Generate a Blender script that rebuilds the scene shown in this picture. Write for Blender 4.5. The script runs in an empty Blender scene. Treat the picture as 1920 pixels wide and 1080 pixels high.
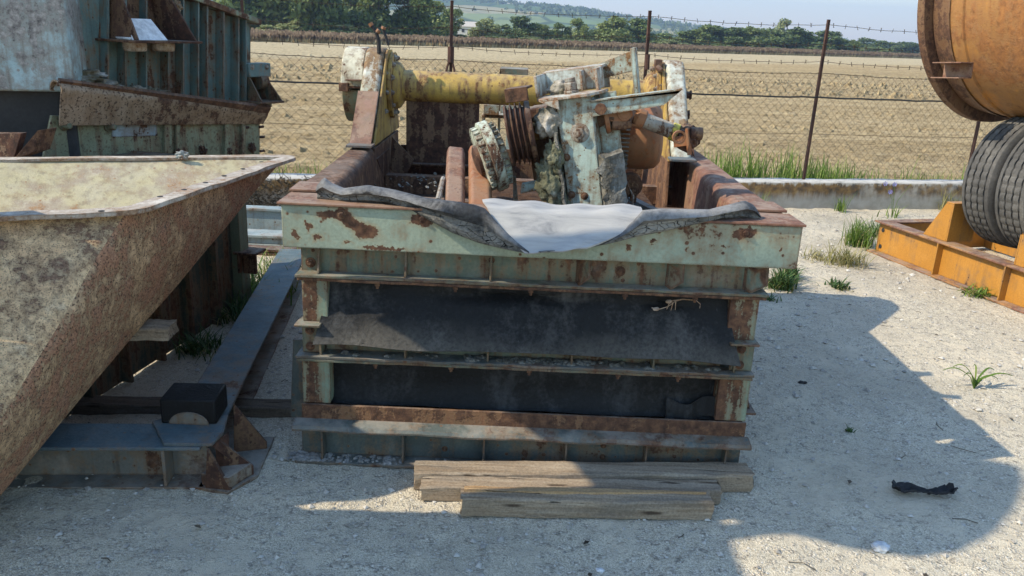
import bpy, bmesh, math, random
import numpy as np
from mathutils import Vector, Matrix, noise as mnoise
random.seed(7); rng = np.random.default_rng(7)
S = bpy.context.scene; COL = S.collection
PI = math.pi
# ------------------------------------------------------------------ camera model (pixels are those of the 1920x1080 photo)
F = 1520.; H = 1.65; PITCH = math.radians(17.5); ROLL = math.radians(2.5)
RM = Matrix.Rotation(PI/2-PITCH, 3, 'X') @ Matrix.Rotation(ROLL, 3, 'Z')
CAM = Vector((0, 0, H))
def ray(x, y): return RM @ Vector(((x-960)/F, -(y-540)/F, -1.))
def onZ(x, y, z=0.):
    d = ray(x, y); return CAM + d*((z-H)/d.z)
def onY(x, y, Y):
    d = ray(x, y); return CAM + d*(Y/d.y)
def onV(x, y, p, q):
    n = Vector((q[1]-p[1], -(q[0]-p[0]), 0)); d = ray(x, y)
    return CAM + d*((Vector((p[0], p[1], 0))-CAM).dot(n)/d.dot(n))
cd = bpy.data.cameras.new('camera'); cam = bpy.data.objects.new('camera', cd); COL.objects.link(cam)
cam.matrix_world = Matrix.Translation(CAM) @ RM.to_4x4()
cd.sensor_width = 36; cd.lens = 36*F/1920; cd.clip_start = .05; cd.clip_end = 8000
S.camera = cam
# ------------------------------------------------------------------ light
EL = math.radians(41); AZ = math.radians(14.5)
sund = Vector((-math.cos(AZ)*math.cos(EL), -math.sin(AZ)*math.cos(EL), math.sin(EL)))
ld = bpy.data.lights.new('sun', 'SUN'); ld.energy = 3.45; ld.angle = math.radians(.53); ld.color = (1, .885, .69)
lo = bpy.data.objects.new('sun', ld); COL.objects.link(lo); lo.rotation_euler = sund.to_track_quat('Z', 'Y').to_euler(); lo.location = (-20, -6, 20)
W = bpy.data.worlds.new('World'); S.world = W; W.use_nodes = True
wn = W.node_tree; sky = wn.nodes.new('ShaderNodeTexSky'); sky.sky_type = 'NISHITA'; sky.sun_disc = False
sky.sun_elevation = EL; sky.sun_rotation = math.atan2(sund.x, sund.y); sky.air_density = 1.55; sky.dust_density = .3; sky.ozone_density = 4.5
bg = wn.nodes['Background']; bg.inputs[1].default_value = .15
wn.links.new(sky.outputs[0], bg.inputs[0])
S.view_settings.view_transform = 'Standard'; S.view_settings.look = 'None'; S.view_settings.gamma = 1; S.view_settings.exposure = .95
S.cycles.max_bounces = 6; S.cycles.volume_bounces = 0
# ------------------------------------------------------------------ node helpers
HAZE = .0004
class G:
    def __init__(s, name):
        s.m = bpy.data.materials.new(name); s.m.use_nodes = True; s.t = s.m.node_tree
        s.b = s.t.nodes['Principled BSDF']; s.out = s.t.nodes['Material Output']; s.co = None
    def n(s, t, **k):
        nd = s.t.nodes.new('ShaderNode'+t)
        for a, v in k.items(): setattr(nd, a, v)
        return nd
    def put(s, sock, v):
        if v is None: return
        if hasattr(v, 'links') or isinstance(v, bpy.types.NodeSocket): s.t.links.new(v, sock)
        elif isinstance(v, (tuple, list)) and len(v) == 3 and sock.type == 'RGBA': sock.default_value = (*v, 1)
        else: sock.default_value = v
    def obj(s):
        if s.co is None: s.co = s.n('TexCoord').outputs['Object']
        return s.co
    def pos(s): return s.n('NewGeometry').outputs['Position']
    def scale(s, v, sc):
        m = s.n('Mapping'); s.put(m.inputs[0], v); m.inputs['Scale'].default_value = sc; return m.outputs[0]
    def noise(s, v, sc, det=6, ro=.6, dist=0.):
        nd = s.n('TexNoise'); s.put(nd.inputs['Vector'], v); nd.inputs['Scale'].default_value = sc
        nd.inputs['Detail'].default_value = det; nd.inputs['Roughness'].default_value = ro; nd.inputs['Distortion'].default_value = dist
        return nd.outputs[0]
    def vor(s, v, sc, feat='F1', out='Distance', rnd=1.):
        nd = s.n('TexVoronoi', feature=feat); s.put(nd.inputs['Vector'], v); nd.inputs['Scale'].default_value = sc
        nd.inputs['Randomness'].default_value = rnd; return nd.outputs[out]
    def math(s, op, a, b=None, c=None, clamp=False):
        nd = s.n('Math', operation=op, use_clamp=clamp); s.put(nd.inputs[0], a); s.put(nd.inputs[1], b); s.put(nd.inputs[2], c); return nd.outputs[0]
    def sm(s, v, a, b, lo=0., hi=1., lin=False):
        nd = s.n('MapRange', interpolation_type='LINEAR' if lin else 'SMOOTHSTEP'); s.put(nd.inputs[0], v)
        for i, x in enumerate((a, b, lo, hi)): nd.inputs[i+1].default_value = x
        return nd.outputs[0]
    def mix(s, f, a, b, mode='MIX'):
        nd = s.n('Mix', data_type='RGBA', blend_type=mode); s.put(nd.inputs[0], f); s.put(nd.inputs[6], a); s.put(nd.inputs[7], b); return nd.outputs[2]
    def ramp(s, f, stops):
        nd = s.n('ValToRGB'); s.put(nd.inputs[0], f); e = nd.color_ramp.elements
        while len(e) < len(stops): e.new(.5)
        for el, (p, c) in zip(e, stops): el.position = p; el.color = (*c, 1)
        return nd.outputs[0]
    def xyz(s, v):
        nd = s.n('SeparateXYZ'); s.put(nd.inputs[0], v); return nd.outputs
    def bump(s, h, st=.3, dist=.01):
        nd = s.n('Bump'); nd.inputs['Strength'].default_value = st; nd.inputs['Distance'].default_value = dist; s.put(nd.inputs['Height'], h); return nd.outputs[0]
    def done(s, col, rough=.7, normal=None, spec=.4, metal=0.):
        s.put(s.b.inputs['Base Color'], col); s.put(s.b.inputs['Roughness'], rough); s.put(s.b.inputs['Normal'], normal)
        s.b.inputs['Specular IOR Level'].default_value = spec; s.put(s.b.inputs['Metallic'], metal); return s.m
RUST = ((.035, .02, .013), (.1, .05, .03), (.2, .105, .055))
RUSTP = ((.07, .035, .025), (.17, .082, .055), (.27, .135, .085))
DUST = (.36, .33, .28)
def worn(name, cols, rust=.4, rc=RUST, edge=.5, dust=.3, streak=.5, rough=.62, sc=1., bump=.35, grime=.35, blobs=None, spots=.4, fade=None, pits=0., vdust=0., soft=.035):
    g = G(name); co = g.obj()
    nA = g.noise(co, 2.3*sc, 9, .62, .2); nB = g.noise(co, 13*sc, 8, .66); nC = g.noise(co, 95*sc, 4, .6)
    nS = g.noise(g.scale(co, (17, 17, 1.2)), 1.3*sc, 6, .62)
    paint = g.ramp(g.noise(co, 5*sc, 6, .6, .3), [(.32, cols[0]), (.55, cols[1]), (.74, cols[-1])])
    paint = g.mix(1., paint, g.ramp(nC, [(.25, (.8, .8, .8)), (.5, (1, 1, 1)), (.75, (1.16, 1.16, 1.16))]), 'MULTIPLY')
    paint = g.mix(g.math('MULTIPLY', g.sm(nS, .5, .68), grime), paint, (.045, .04, .033))
    if fade: paint = g.mix(g.sm(nA, .5, .66), paint, fade)
    v = g.math('ADD', g.math('MULTIPLY', nA, .5), g.math('MULTIPLY', nB, .34))
    v = g.math('ADD', v, g.math('MULTIPLY', nC, .16))
    v = g.math('ADD', v, g.math('MULTIPLY', g.math('SUBTRACT', nS, .5), streak*.5))
    if edge:
        bv = g.n('Bevel', samples=3); bv.inputs[0].default_value = .014
        dp = g.n('VectorMath', operation='DOT_PRODUCT'); g.t.links.new(bv.outputs[0], dp.inputs[0]); g.t.links.new(g.n('NewGeometry').outputs['Normal'], dp.inputs[1])
        v = g.math('ADD', v, g.math('MULTIPLY', g.sm(g.math('SUBTRACT', 1., dp.outputs['Value']), .02, .3), edge*.3))
    if spots:
        sp = g.vor(co, 17*sc); sp = g.sm(g.math('ADD', sp, g.math('MULTIPLY', nB, .25)), .16, .3, 1, 0)
        v = g.math('ADD', v, g.math('MULTIPLY', sp, spots*.35))
    if blobs:
        d = g.n('VectorMath', operation='ADD'); g.put(d.inputs[0], co)
        nz = g.n('TexNoise'); g.put(nz.inputs['Vector'], co); nz.inputs['Scale'].default_value = 16; nz.inputs['Detail'].default_value = 5
        nz.inputs['Roughness'].default_value = .75; k = g.n('VectorMath', operation='MULTIPLY_ADD'); g.put(k.inputs[0], nz.outputs['Color']); k.inputs[1].default_value = (.075,)*3; k.inputs[2].default_value = (-.0375,)*3
        g.put(d.inputs[1], k.outputs[0]); X, Y, Z = g.xyz(d.outputs[0])
        tot = None
        for (bx, bz, ra, rb, an) in blobs:
            dx = g.math('SUBTRACT', X, bx-.09); dz = g.math('SUBTRACT', Z, bz-.88); c, sn = math.cos(an), math.sin(an)
            u = g.math('ADD', g.math('MULTIPLY', dx, c/ra), g.math('MULTIPLY', dz, sn/ra))
            w = g.math('ADD', g.math('MULTIPLY', dx, -sn/rb), g.math('MULTIPLY', dz, c/rb))
            r = g.math('SQRT', g.math('ADD', g.math('MULTIPLY', u, u), g.math('MULTIPLY', w, w)))
            tot = r if tot is None else g.math('MINIMUM', tot, r)
        v = g.math('ADD', v, g.sm(tot, .75, 1.45, .4, 0)); paint = g.mix(g.math('MULTIPLY', g.sm(tot, 1.0, 2.4, .7, 0), g.sm(nB, .35, .6, .4, 1)), paint, (.3, .22, .115))
    T = .62-.3*rust
    rm = g.sm(v, T, T+soft); halo = g.math('MULTIPLY', g.sm(v, T-.09, T), .55)
    rcol = g.ramp(g.noise(co, 31*sc, 7, .68), [(.3, rc[0]), (.5, rc[1]), (.72, rc[2])])
    col = g.mix(halo, paint, (.2, .12, .06)); col = g.mix(rm, col, rcol)
    if pits:
        pv = g.noise(co, 55*sc, 3, .55); pm = g.math('MULTIPLY', g.sm(pv, .55, .62), pits); col = g.mix(pm, col, (.06, .035, .022))
    dn = g.noise(co, 7*sc, 7, .7)
    nz = g.xyz(g.n('NewGeometry').outputs['Normal'])[2]
    dm = g.math('MULTIPLY', g.math('MULTIPLY', g.sm(nz, .35, .9), g.sm(dn, .38, .62)), dust)
    if vdust: dm = g.math('MAXIMUM', dm, g.math('MULTIPLY', g.sm(g.noise(co, 4.5*sc, 8, .7), .5, .68), vdust))
    col = g.mix(dm, col, DUST)
    h = g.math('ADD', g.math('MULTIPLY', rm, .5), g.math('ADD', g.math('MULTIPLY', nC, .7), g.math('MULTIPLY', g.math('MULTIPLY', nB, rm), 1.)))
    ro = g.math('ADD', g.math('MULTIPLY', rm, .9-rough), rough)
    return g.done(col, ro, g.bump(h, bump, .008), .35)
def simple(name, stops, sc=8, rough=.7, bump=.2, bsc=60, stretch=None, spec=.35, dist=.006):
    g = G(name); co = g.obj()
    if stretch: co = g.scale(co, stretch)
    c = g.ramp(g.noise(co, sc, 8, .65, .3), stops); f = g.noise(g.obj(), bsc, 5, .6)
    c = g.mix(1., c, g.ramp(f, [(.3, (.78,)*3), (.55, (1,)*3), (.75, (1.2,)*3)]), 'MULTIPLY')
    return g.done(c, rough, g.bump(f, bump, dist), spec)
# ------------------------------------------------------------------ mesh helpers
class FR:
    def __init__(s, o, ex=(1, 0, 0), ey=(0, 1, 0), ez=(0, 0, 1)): s.o, s.x, s.y, s.z = map(Vector, (o, ex, ey, ez))
    def __call__(s, a, b, c): return s.o+s.x*a+s.y*b+s.z*c
class MB:
    def __init__(s, fr=None): s.v = []; s.f = []; s.fr = fr
    def add(s, vs, fs):
        o = len(s.v)
        s.v += [tuple(s.fr(*p)) if s.fr else tuple(p) for p in vs]; s.f += [tuple(i+o for i in f) for f in fs]; return s
    def hexa(s, p): return s.add(p, [(0, 3, 2, 1), (4, 5, 6, 7), (0, 1, 5, 4), (1, 2, 6, 5), (2, 3, 7, 6), (3, 0, 4, 7)])
    def box(s, x0, x1, y0, y1, z0, z1):
        return s.hexa([(x0, y0, z0), (x1, y0, z0), (x1, y1, z0), (x0, y1, z0), (x0, y0, z1), (x1, y0, z1), (x1, y1, z1), (x0, y1, z1)])
    def prism(s, poly, d):
        n = len(poly); d = Vector(d); q = [Vector(p) for p in poly]
        return s.add([tuple(p) for p in q]+[tuple(p+d) for p in q], [tuple(range(n-1, -1, -1)), tuple(range(n, 2*n))]+[(i, (i+1) % n, n+(i+1) % n, n+i) for i in range(n)])
    def lathe(s, o, ax, prof, n=32, cap=True):
        o = Vector(o); ax = Vector(ax).normalized(); u = ax.orthogonal().normalized(); w = ax.cross(u); vs = []; fs = []
        for (t, r) in prof:
            for k in range(n):
                a = 2*PI*k/n; vs.append(tuple(o+ax*t+(u*math.cos(a)+w*math.sin(a))*r))
        for i in range(len(prof)-1):
            for k in range(n): fs.append((i*n+k, i*n+(k+1) % n, (i+1)*n+(k+1) % n, (i+1)*n+k))
        if cap: fs += [tuple(range(n-1, -1, -1)), tuple((len(prof)-1)*n+k for k in range(n))]
        return s.add(vs, fs)
    def cyl(s, a, b, r0, r1=None, n=20):
        a = Vector(a); b = Vector(b); return s.lathe(a, b-a, [(0, r0), ((b-a).length, r0 if r1 is None else r1)], n)
    def tube(s, pts, r, n=6, taper=None):
        pts = [Vector(p) for p in pts]; vs = []; fs = []; N = len(pts)
        u = None
        for i, p in enumerate(pts):
            t = (pts[min(i+1, N-1)]-pts[max(i-1, 0)]).normalized()
            u = t.orthogonal().normalized() if u is None else (u-t*u.dot(t)).normalized()
            w = t.cross(u); rr = r if taper is None else r+(taper-r)*i/(N-1)
            for k in range(n):
                a = 2*PI*k/n; vs.append(tuple(p+(u*math.cos(a)+w*math.sin(a))*rr))
        for i in range(N-1):
            for k in range(n): fs.append((i*n+k, i*n+(k+1) % n, (i+1)*n+(k+1) % n, (i+1)*n+k))
        fs += [tuple(range(n-1, -1, -1)), tuple((N-1)*n+k for k in range(n))]
        return s.add(vs, fs)
    def grid(s, rows, closed=False):
        m = len(rows[0]); vs = [tuple(p) for r in rows for p in r]; fs = []
        for i in range(len(rows)-1):
            for k in range(m if closed else m-1): fs.append((i*m+k, i*m+(k+1) % m, (i+1)*m+(k+1) % m, (i+1)*m+k))
        return s.add(vs, fs)
    def sheet(s, rows, th):
        """grid of points given a thickness along its own normals"""
        R, C = len(rows), len(rows[0]); P = [[Vector(p) for p in r] for r in rows]; B = []
        for i in range(R):
            b = []
            for k in range(C):
                du = P[min(i+1, R-1)][k]-P[max(i-1, 0)][k]; dv = P[i][min(k+1, C-1)]-P[i][max(k-1, 0)]
                nn = du.cross(dv); nn = nn.normalized() if nn.length > 1e-9 else Vector((0, 0, 1)); b.append(P[i][k]+nn*th)
            B.append(b)
        o = R*C; vs = [tuple(p) for r in P for p in r]+[tuple(p) for r in B for p in r]; fs = []
        ix = lambda i, k: i*C+k
        for i in range(R-1):
            for k in range(C-1):
                fs.append((ix(i, k), ix(i, k+1), ix(i+1, k+1), ix(i+1, k))); fs.append((o+ix(i, k), o+ix(i+1, k), o+ix(i+1, k+1), o+ix(i, k+1)))
        for i in range(R-1):
            for k in (0, C-1): fs.append((ix(i, k), ix(i+1, k), o+ix(i+1, k), o+ix(i, k)))
        for k in range(C-1):
            for i in (0, R-1): fs.append((ix(i, k), o+ix(i, k), o+ix(i, k+1), ix(i, k+1)))
        return s.add(vs, fs)
    def bolt(s, p, nr, r=.011, h=.009):
        p = Vector(p); nr = Vector(nr).normalized()
        s.lathe(p, nr, [(-.003, r*1.5), (.003, r*1.5)], 14); s.lathe(p, nr, [(.003, r), (h, r), (h+.002, r*.8)], 6)
        s.lathe(p, nr, [(h, r*.5), (h+.005, r*.5)], 10); return s
    def build(s, name, mat, parent=None, bevel=.003, seg=2, smooth=True, ang=35, loc=None, normals=True):
        root = parent
        while root is not None and root.parent: root = root.parent
        o0 = Vector(loc) if loc is not None else (root.location.copy() if root else Vector((0, 0, 0)))
        me = bpy.data.meshes.new(name); me.from_pydata([(a-o0.x, b-o0.y, c-o0.z) for a, b, c in s.v], [], s.f)
        if normals:
            bm = bmesh.new(); bm.from_mesh(me); bmesh.ops.recalc_face_normals(bm, faces=bm.faces); bm.to_mesh(me); bm.free()
        me.materials.append(mat)
        if smooth: me.shade_smooth(); me.set_sharp_from_angle(angle=math.radians(ang))
        ob = bpy.data.objects.new(name, me); COL.objects.link(ob)
        if parent: ob.parent = parent
        else: ob.location = o0
        if bevel:
            b = ob.modifiers.new('bevel', 'BEVEL'); b.width = bevel; b.segments = seg; b.limit_method = 'ANGLE'; b.angle_limit = math.radians(40)
        return ob
def tag(o, label=None, cat=None, group=None, kind=None):
    if label: o['label'] = label
    if cat: o['category'] = cat
    if group: o['group'] = group
    if kind: o['kind'] = kind
    return o
def thing(name, label, cat, loc, group=None):
    o = bpy.data.objects.new(name, None); o.empty_display_size = .1; COL.objects.link(o); o.location = loc; return tag(o, label, cat, group)
def npmesh(name, V, Fq, mat, smooth=False, kind=None, loc=(0, 0, 0)):
    me = bpy.data.meshes.new(name); V = np.asarray(V, np.float32)-np.array(loc, np.float32); Fq = np.asarray(Fq, np.int32); k = Fq.shape[1]
    me.vertices.add(len(V)); me.vertices.foreach_set('co', V.ravel()); me.loops.add(Fq.size); me.loops.foreach_set('vertex_index', Fq.ravel())
    me.polygons.add(len(Fq)); me.polygons.foreach_set('loop_start', np.arange(0, Fq.size, k)); me.polygons.foreach_set('loop_total', np.full(len(Fq), k))
    me.update(calc_edges=True); me.validate(); me.materials.append(mat)
    me.polygons.foreach_set('use_smooth', np.full(len(me.polygons), smooth))
    ob = bpy.data.objects.new(name, me); COL.objects.link(ob); ob.location = loc
    if kind: ob['kind'] = kind
    return ob
def vnoise(x, y, seed=0):
    xi = np.floor(x).astype(np.int64); yi = np.floor(y).astype(np.int64); xf = x-xi; yf = y-yi
    def h(a, b):
        n = (a*374761393+b*668265263+seed*1442695041) & 0xffffffff; n = ((n ^ (n >> 13))*1274126177) & 0xffffffff; return ((n ^ (n >> 16)) & 0xffff)/65535.
    u = xf*xf*(3-2*xf); v = yf*yf*(3-2*yf)
    return (h(xi, yi)*(1-u)+h(xi+1, yi)*u)*(1-v)+(h(xi, yi+1)*(1-u)+h(xi+1, yi+1)*u)*v
def fbm(x, y, o=4, seed=0):
    t = 0; a = .5
    for i in range(o): t = t+a*vnoise(x*2**i, y*2**i, seed+i); a *= .5
    return t
# ------------------------------------------------------------------ materials
M = {}
M['fascia'] = worn('fascia_paint', [(.25, .29, .22), (.285, .335, .255), (.325, .37, .285)], .12, edge=.55, dust=.15, streak=.25, spots=.5, grime=.12, bump=.2,
    blobs=[(-.672, 1.003, 0.0329, 0.0137, -.1), (-.617, 1.002, 0.0256, 0.0238, 0), (-.572, .965, 0.0708, 0.0187, -.52), (-.535, .94, 0.0317, 0.0163, -.1), (-.325, .998, 0.0415, 0.0175, -.05), (.823, .997, 0.0317, 0.0200, .1),
           (-.739, .954, 0.0122, 0.0075, -.5), (-.71, .914, 0.0146, 0.0088, .1), (-.788, .924, 0.0061, 0.0125, 0), (-.6, .9, 0.0146, 0.0050, 0), (-.748, .968, 0.0049, 0.0050, 0), (-.742, .94, 0.0049, 0.0063, 0), (-.5, .884, 0.0427, 0.0056, 0), (-.44, .884, 0.0366, 0.0050, .0), (.76, .945, 0.0049, 0.0050, 0), (.62, .93, 0.0049, 0.0050, 0), (.41, .93, 0.0073, 0.0088, 0), (.96, .94, 0.0061, 0.0063, 0), (.5, .955, 0.0049, 0.0050, 0), (.2, .915, .006, .004, 0)])
M['deckpaint'] = worn('deck_paint', [(.085, .105, .075), (.125, .15, .11), (.17, .17, .12)], .27, edge=.6, dust=.5, streak=.9, vdust=.22, grime=.75, soft=.06)
M['deckdark'] = worn('deck_dark_paint', [(.06, .075, .072), (.085, .105, .098), (.115, .125, .108)], .22, edge=.5, dust=.5, vdust=.35, grime=.5)
M['postrust'] = worn('post_paint', [(.15, .2, .15), (.2, .26, .19), (.17, .2, .15)], .46, edge=.5, dust=.3, streak=1.1, grime=.5)
M['rusttop'] = worn('rust_plate', [(.24, .135, .095), (.29, .17, .12), (.33, .2, .15)], .45, rc=RUSTP, edge=.3, dust=.25, streak=.1, bump=.25, spots=.2)
M['rust'] = worn('rust_brown', [(.15, .065, .035), (.19, .085, .045), (.23, .11, .06)], .55, edge=.2, dust=.25, streak=.6, bump=.45)
M['rustdark'] = worn('rust_dark', [(.075, .036, .024), (.1, .05, .033), (.12, .065, .045)], .5, rc=((.02, .011, .008), (.06, .028, .018), (.12, .055, .03)), edge=.2, dust=.35, streak=.8)
M['rustorange'] = worn('rust_orange', [(.27, .105, .045), (.31, .125, .055), (.35, .15, .07)], .4, rc=((.13, .05, .022), (.24, .09, .038), (.32, .13, .055)), edge=.1, dust=.15, streak=.2, bump=.2)
M['yellow'] = worn('yellow_paint', [(.33, .21, .05), (.44, .29, .068), (.5, .36, .12)], .27, rc=((.06, .03, .015), (.17, .085, .035), (.28, .15, .05)), edge=.4, dust=.2, streak=1.1, grime=.55, sc=1.2)
M['pale'] = worn('flaking_paint', [(.33, .34, .25), (.48, .49, .42), (.56, .58, .52)], .42, rc=((.1, .055, .03), (.2, .12, .06), (.28, .2, .1)), edge=.3, dust=.25, streak=.7, grime=.3, sc=1.6)
M['cream'] = worn('cream_paint', [(.5, .46, .33), (.58, .55, .42), (.62, .6, .5)], .25, edge=.3, dust=.2, streak=.9, grime=.45)
M['greendull'] = worn('dull_green_paint', [(.1, .125, .08), (.13, .155, .1), (.16, .18, .12)], .25, edge=.5, dust=.2, streak=.7)
M['gear'] = worn('turquoise_paint', [(.32, .41, .36), (.39, .48, .43), (.45, .53, .47)], .3, rc=((.08, .04, .02), (.19, .1, .045), (.32, .19, .09)), edge=.7, dust=.3, streak=.35, sc=2.4, spots=.7, grime=.3)
M['gearpale'] = worn('bleached_paint', [(.48, .52, .47), (.56, .6, .55), (.62, .64, .58)], .33, rc=((.15, .07, .035), (.28, .15, .08), (.4, .27, .17)), edge=.5, dust=.3, streak=.3, sc=2.)
M['wheel'] = worn('mint_paint', [(.4, .47, .38), (.5, .57, .47), (.57, .62, .52)], .25, edge=.5, dust=.2, streak=.9, sc=2., grime=.5)
M['crust'] = simple('concrete_crust', [(.3, (.07, .06, .045)), (.45, (.17, .15, .1)), (.58, (.34, .31, .26)), (.72, (.55, .52, .47))], 9, .9, .8, 45, dist=.02)
M['moss'] = simple('mossy_crust', [(.3, (.05, .045, .03)), (.47, (.14, .14, .085)), (.6, (.24, .23, .15)), (.75, (.42, .38, .3))], 11, .95, .9, 40, dist=.02)
M['dirt'] = simple('dry_dirt', [(.3, (.2, .19, .17)), (.5, (.3, .285, .26)), (.7, (.42, .4, .37))], 30, .95, .6, 60)
M['gunk'] = simple('grey_crust', [(.3, (.05, .043, .035)), (.46, (.15, .14, .115)), (.58, (.27, .255, .22)), (.72, (.42, .4, .36))], 16, .95, 1., 55, stretch=(1, 1, .4), dist=.02)
M['steel'] = worn('bare_steel', [(.25, .24, .21), (.34, .33, .29), (.42, .4, .36)], .3, edge=.2, dust=.3, sc=3)
M['skid'] = worn('skid_paint', [(.055, .09, .105), (.08, .125, .145), (.115, .165, .185)], .16, edge=.45, dust=.14, streak=.15, vdust=.08, grime=.3)
M['skidweb'] = worn('skid_web_paint', [(.13, .13, .115), (.17, .17, .15), (.22, .21, .185)], .3, edge=.4, dust=.5, vdust=.5, grime=.6)
M['galv'] = worn('blue_grey_steel', [(.2, .26, .28), (.28, .35, .37), (.34, .4, .41)], .2, edge=.3, dust=.3, streak=.3)
M['ribwall'] = worn('ribbed_wall_paint', [(.085, .135, .13), (.12, .185, .175), (.16, .235, .22)], .2, edge=.5, dust=.3, streak=1., grime=.5, fade=(.13, .185, .18))
M['olive'] = worn('olive_paint', [(.18, .19, .115), (.23, .24, .145), (.27, .29, .19)], .24, edge=.4, dust=.2, streak=.9, pits=.5, grime=.4)
M['peel'] = worn('peeling_blue_paint', [(.3, .41, .42), (.38, .5, .51), (.46, .55, .55)], .32, rc=((.06, .055, .055), (.26, .24, .22), (.5, .47, .43)), edge=.4, dust=.3, streak=.4, sc=1.1, vdust=.2)
M['rustpeel'] = worn('peeling_rust_sheet', [(.28, .2, .13), (.33, .24, .16), (.25, .16, .1)], .25, rc=RUST, edge=.2, dust=.2, pits=.85, streak=.3, sc=1.2)
M['darkbox'] = worn('dark_green_panel', [(.035, .045, .035), (.05, .06, .045), (.065, .075, .055)], .35, edge=.3, dust=.2, streak=1.2, grime=.5)
M['hopout'] = worn('hopper_rust_plate', [(.6, .385, .215), (.67, .44, .245), (.68, .48, .29)], .45, rc=((.2, .095, .058), (.4, .205, .115), (.56, .31, .175)), edge=.1, dust=.2, streak=.25, pits=.9, sc=2.6, vdust=.12, bump=.6)
M['hopnear'] = worn('hopper_mottled_plate', [(.7, .45, .235), (.78, .54, .29), (.74, .57, .36)], .3, rc=((.12, .07, .045), (.24, .14, .085), (.34, .22, .14)), edge=.1, dust=.05, streak=.1, pits=.6, sc=3.4, vdust=.03, bump=.5, fade=(.62, .47, .28))
M['hopin'] = worn('hopper_lining', [(.41, .355, .205), (.46, .4, .24), (.47, .41, .27)], .2, rc=((.2, .1, .05), (.33, .2, .1), (.42, .3, .18)), edge=.1, dust=.3, streak=.1, sc=1.4, fade=(.47, .4, .3), bump=.3)
M['lip'] = worn('hopper_lip_steel', [(.5, .44, .36), (.58, .52, .44), (.62, .57, .5)], .36, rc=((.1, .06, .045), (.28, .17, .1), (.45, .33, .22)), edge=.3, dust=.5, streak=.1, sc=2.2)
M['plaster'] = simple('plaster_crust', [(.3, (.4, .4, .4)), (.5, (.62, .62, .62)), (.7, (.72, .72, .71))], 12, .9, .7, 50)
M['drum'] = worn('drum_orange_paint', [(.38, .155, .03), (.45, .195, .036), (.5, .245, .055)], .5, rc=((.14, .062, .025), (.27, .115, .038), (.37, .165, .05)), edge=.2, dust=.12, streak=.5, sc=.9, fade=(.38, .17, .055), vdust=.06, grime=.3, soft=.11, spots=.1)
M['drumring'] = worn('drum_ring_rust', [(.12, .055, .03), (.15, .07, .035), (.18, .085, .04)], .45, edge=.3, dust=.15)
M['yskid'] = worn('ochre_paint', [(.36, .165, .026), (.4, .185, .031), (.43, .21, .042)], .06, edge=.4, dust=.12, streak=.5, grime=.14, rough=.5, bump=.12, spots=.2)
M['yskidtop'] = worn('ochre_rusty_top', [(.36, .17, .05), (.4, .2, .07), (.42, .24, .1)], .42, rc=RUSTP, edge=.4, dust=.4, streak=.2)
M['wire'] = simple('rusty_wire', [(.3, (.03, .022, .016)), (.7, (.075, .05, .035))], 5, .8, .1)
M['postf'] = simple('rusty_post', [(.3, (.035, .018, .014)), (.55, (.075, .035, .025)), (.75, (.12, .06, .04))], 6, .85, .4)
M['cable'] = simple('black_cable', [(.3, (.012,)*3), (.7, (.03,)*3)], 8, .6, .1)
M['hose'] = simple('black_hose', [(.3, (.01,)*3), (.7, (.035, .03, .03))], 20, .6, .2)
def rubber(name, dustc, amt, lo=.012, crack=0., axis=(6, 6, 1.6), sc=1., bst=.35, low=None):
    g = G(name); co = g.obj()
    n1 = g.noise(g.scale(co, axis), sc, 8, .62, .4); n2 = g.noise(co, 3.2, 7, .65); n3 = g.noise(co, 70, 5, .65)
    m = g.math('ADD', g.math('MULTIPLY', n1, .5), g.math('ADD', g.math('MULTIPLY', n2, .38), g.math('MULTIPLY', n3, .16)))
    m = g.sm(m, .53-.12*amt, .74-.1*amt, 0, .9)
    c = g.mix(m, g.ramp(n3, [(.3, (lo*.7,)*3), (.7, (lo*1.7, lo*1.75, lo*1.9))]), dustc)
    sc_ = g.sm(g.noise(g.scale(co, (60, 60, 14)), 1., 4, .6), .68, .74, 0, .16); c = g.mix(sc_, c, (.17, .17, .17))
    h = g.math('ADD', n3, g.math('MULTIPLY', n1, .6))
    if crack:
        vd = g.vor(g.scale(co, (34, 34, 60)), 1., 'DISTANCE_TO_EDGE'); nn = g.math('ADD', vd, g.math('MULTIPLY', g.math('SUBTRACT', n3, .5), .1))
        cr = g.math('MULTIPLY', g.sm(nn, .0, .03, 1, 0), g.math('MULTIPLY', g.sm(n2, .45, .55), crack)); c = g.mix(cr, c, (.008,)*3); h = g.math('SUBTRACT', h, g.math('MULTIPLY', cr, 2.))
    if low:
        z = g.xyz(co)[2]; lm = g.math('MULTIPLY', g.sm(g.math('ADD', z, g.math('MULTIPLY', g.math('SUBTRACT', n2, .5), .25)), low[0], low[1], .3, 0), g.sm(n3, .3, .6, .55, 1)); c = g.mix(lm, c, (.2, .185, .155))
    return g.done(c, g.sm(m, 0, .9, .6, .9), g.bump(h, bst, .008), .25)
M['rubber'] = rubber('black_rubber', (.11, .108, .105), .12, .006, low=(.04, .16))
M['rubber2'] = rubber('dusty_rubber', (.075, .077, .08), .15, .006)
M['belt'] = rubber('belt_rubber', (.27, .265, .255), .75, .03, .0, (5, 5, 5), bst=.4)
M['beltcrack'] = rubber('cracked_belt', (.3, .29, .26), 1.15, .02, 1., (7, 7, 7), bst=1.2)
M['scrap'] = rubber('scrap_rubber', (.1, .1, .1), .3, .012)
g = G('belt_canvas'); co = g.obj()
s1 = g.noise(g.scale(co, (2.4, 11, 11)), 1.5, 8, .65, .6); c = g.ramp(s1, [(.28, (.15, .155, .165)), (.42, (.3, .297, .29)), (.58, (.385, .375, .355)), (.8, (.43, .42, .4))])
g.done(c, .8, g.bump(g.noise(co, 160, 3), .2, .002), .3); M['canvas'] = g.m
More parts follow.
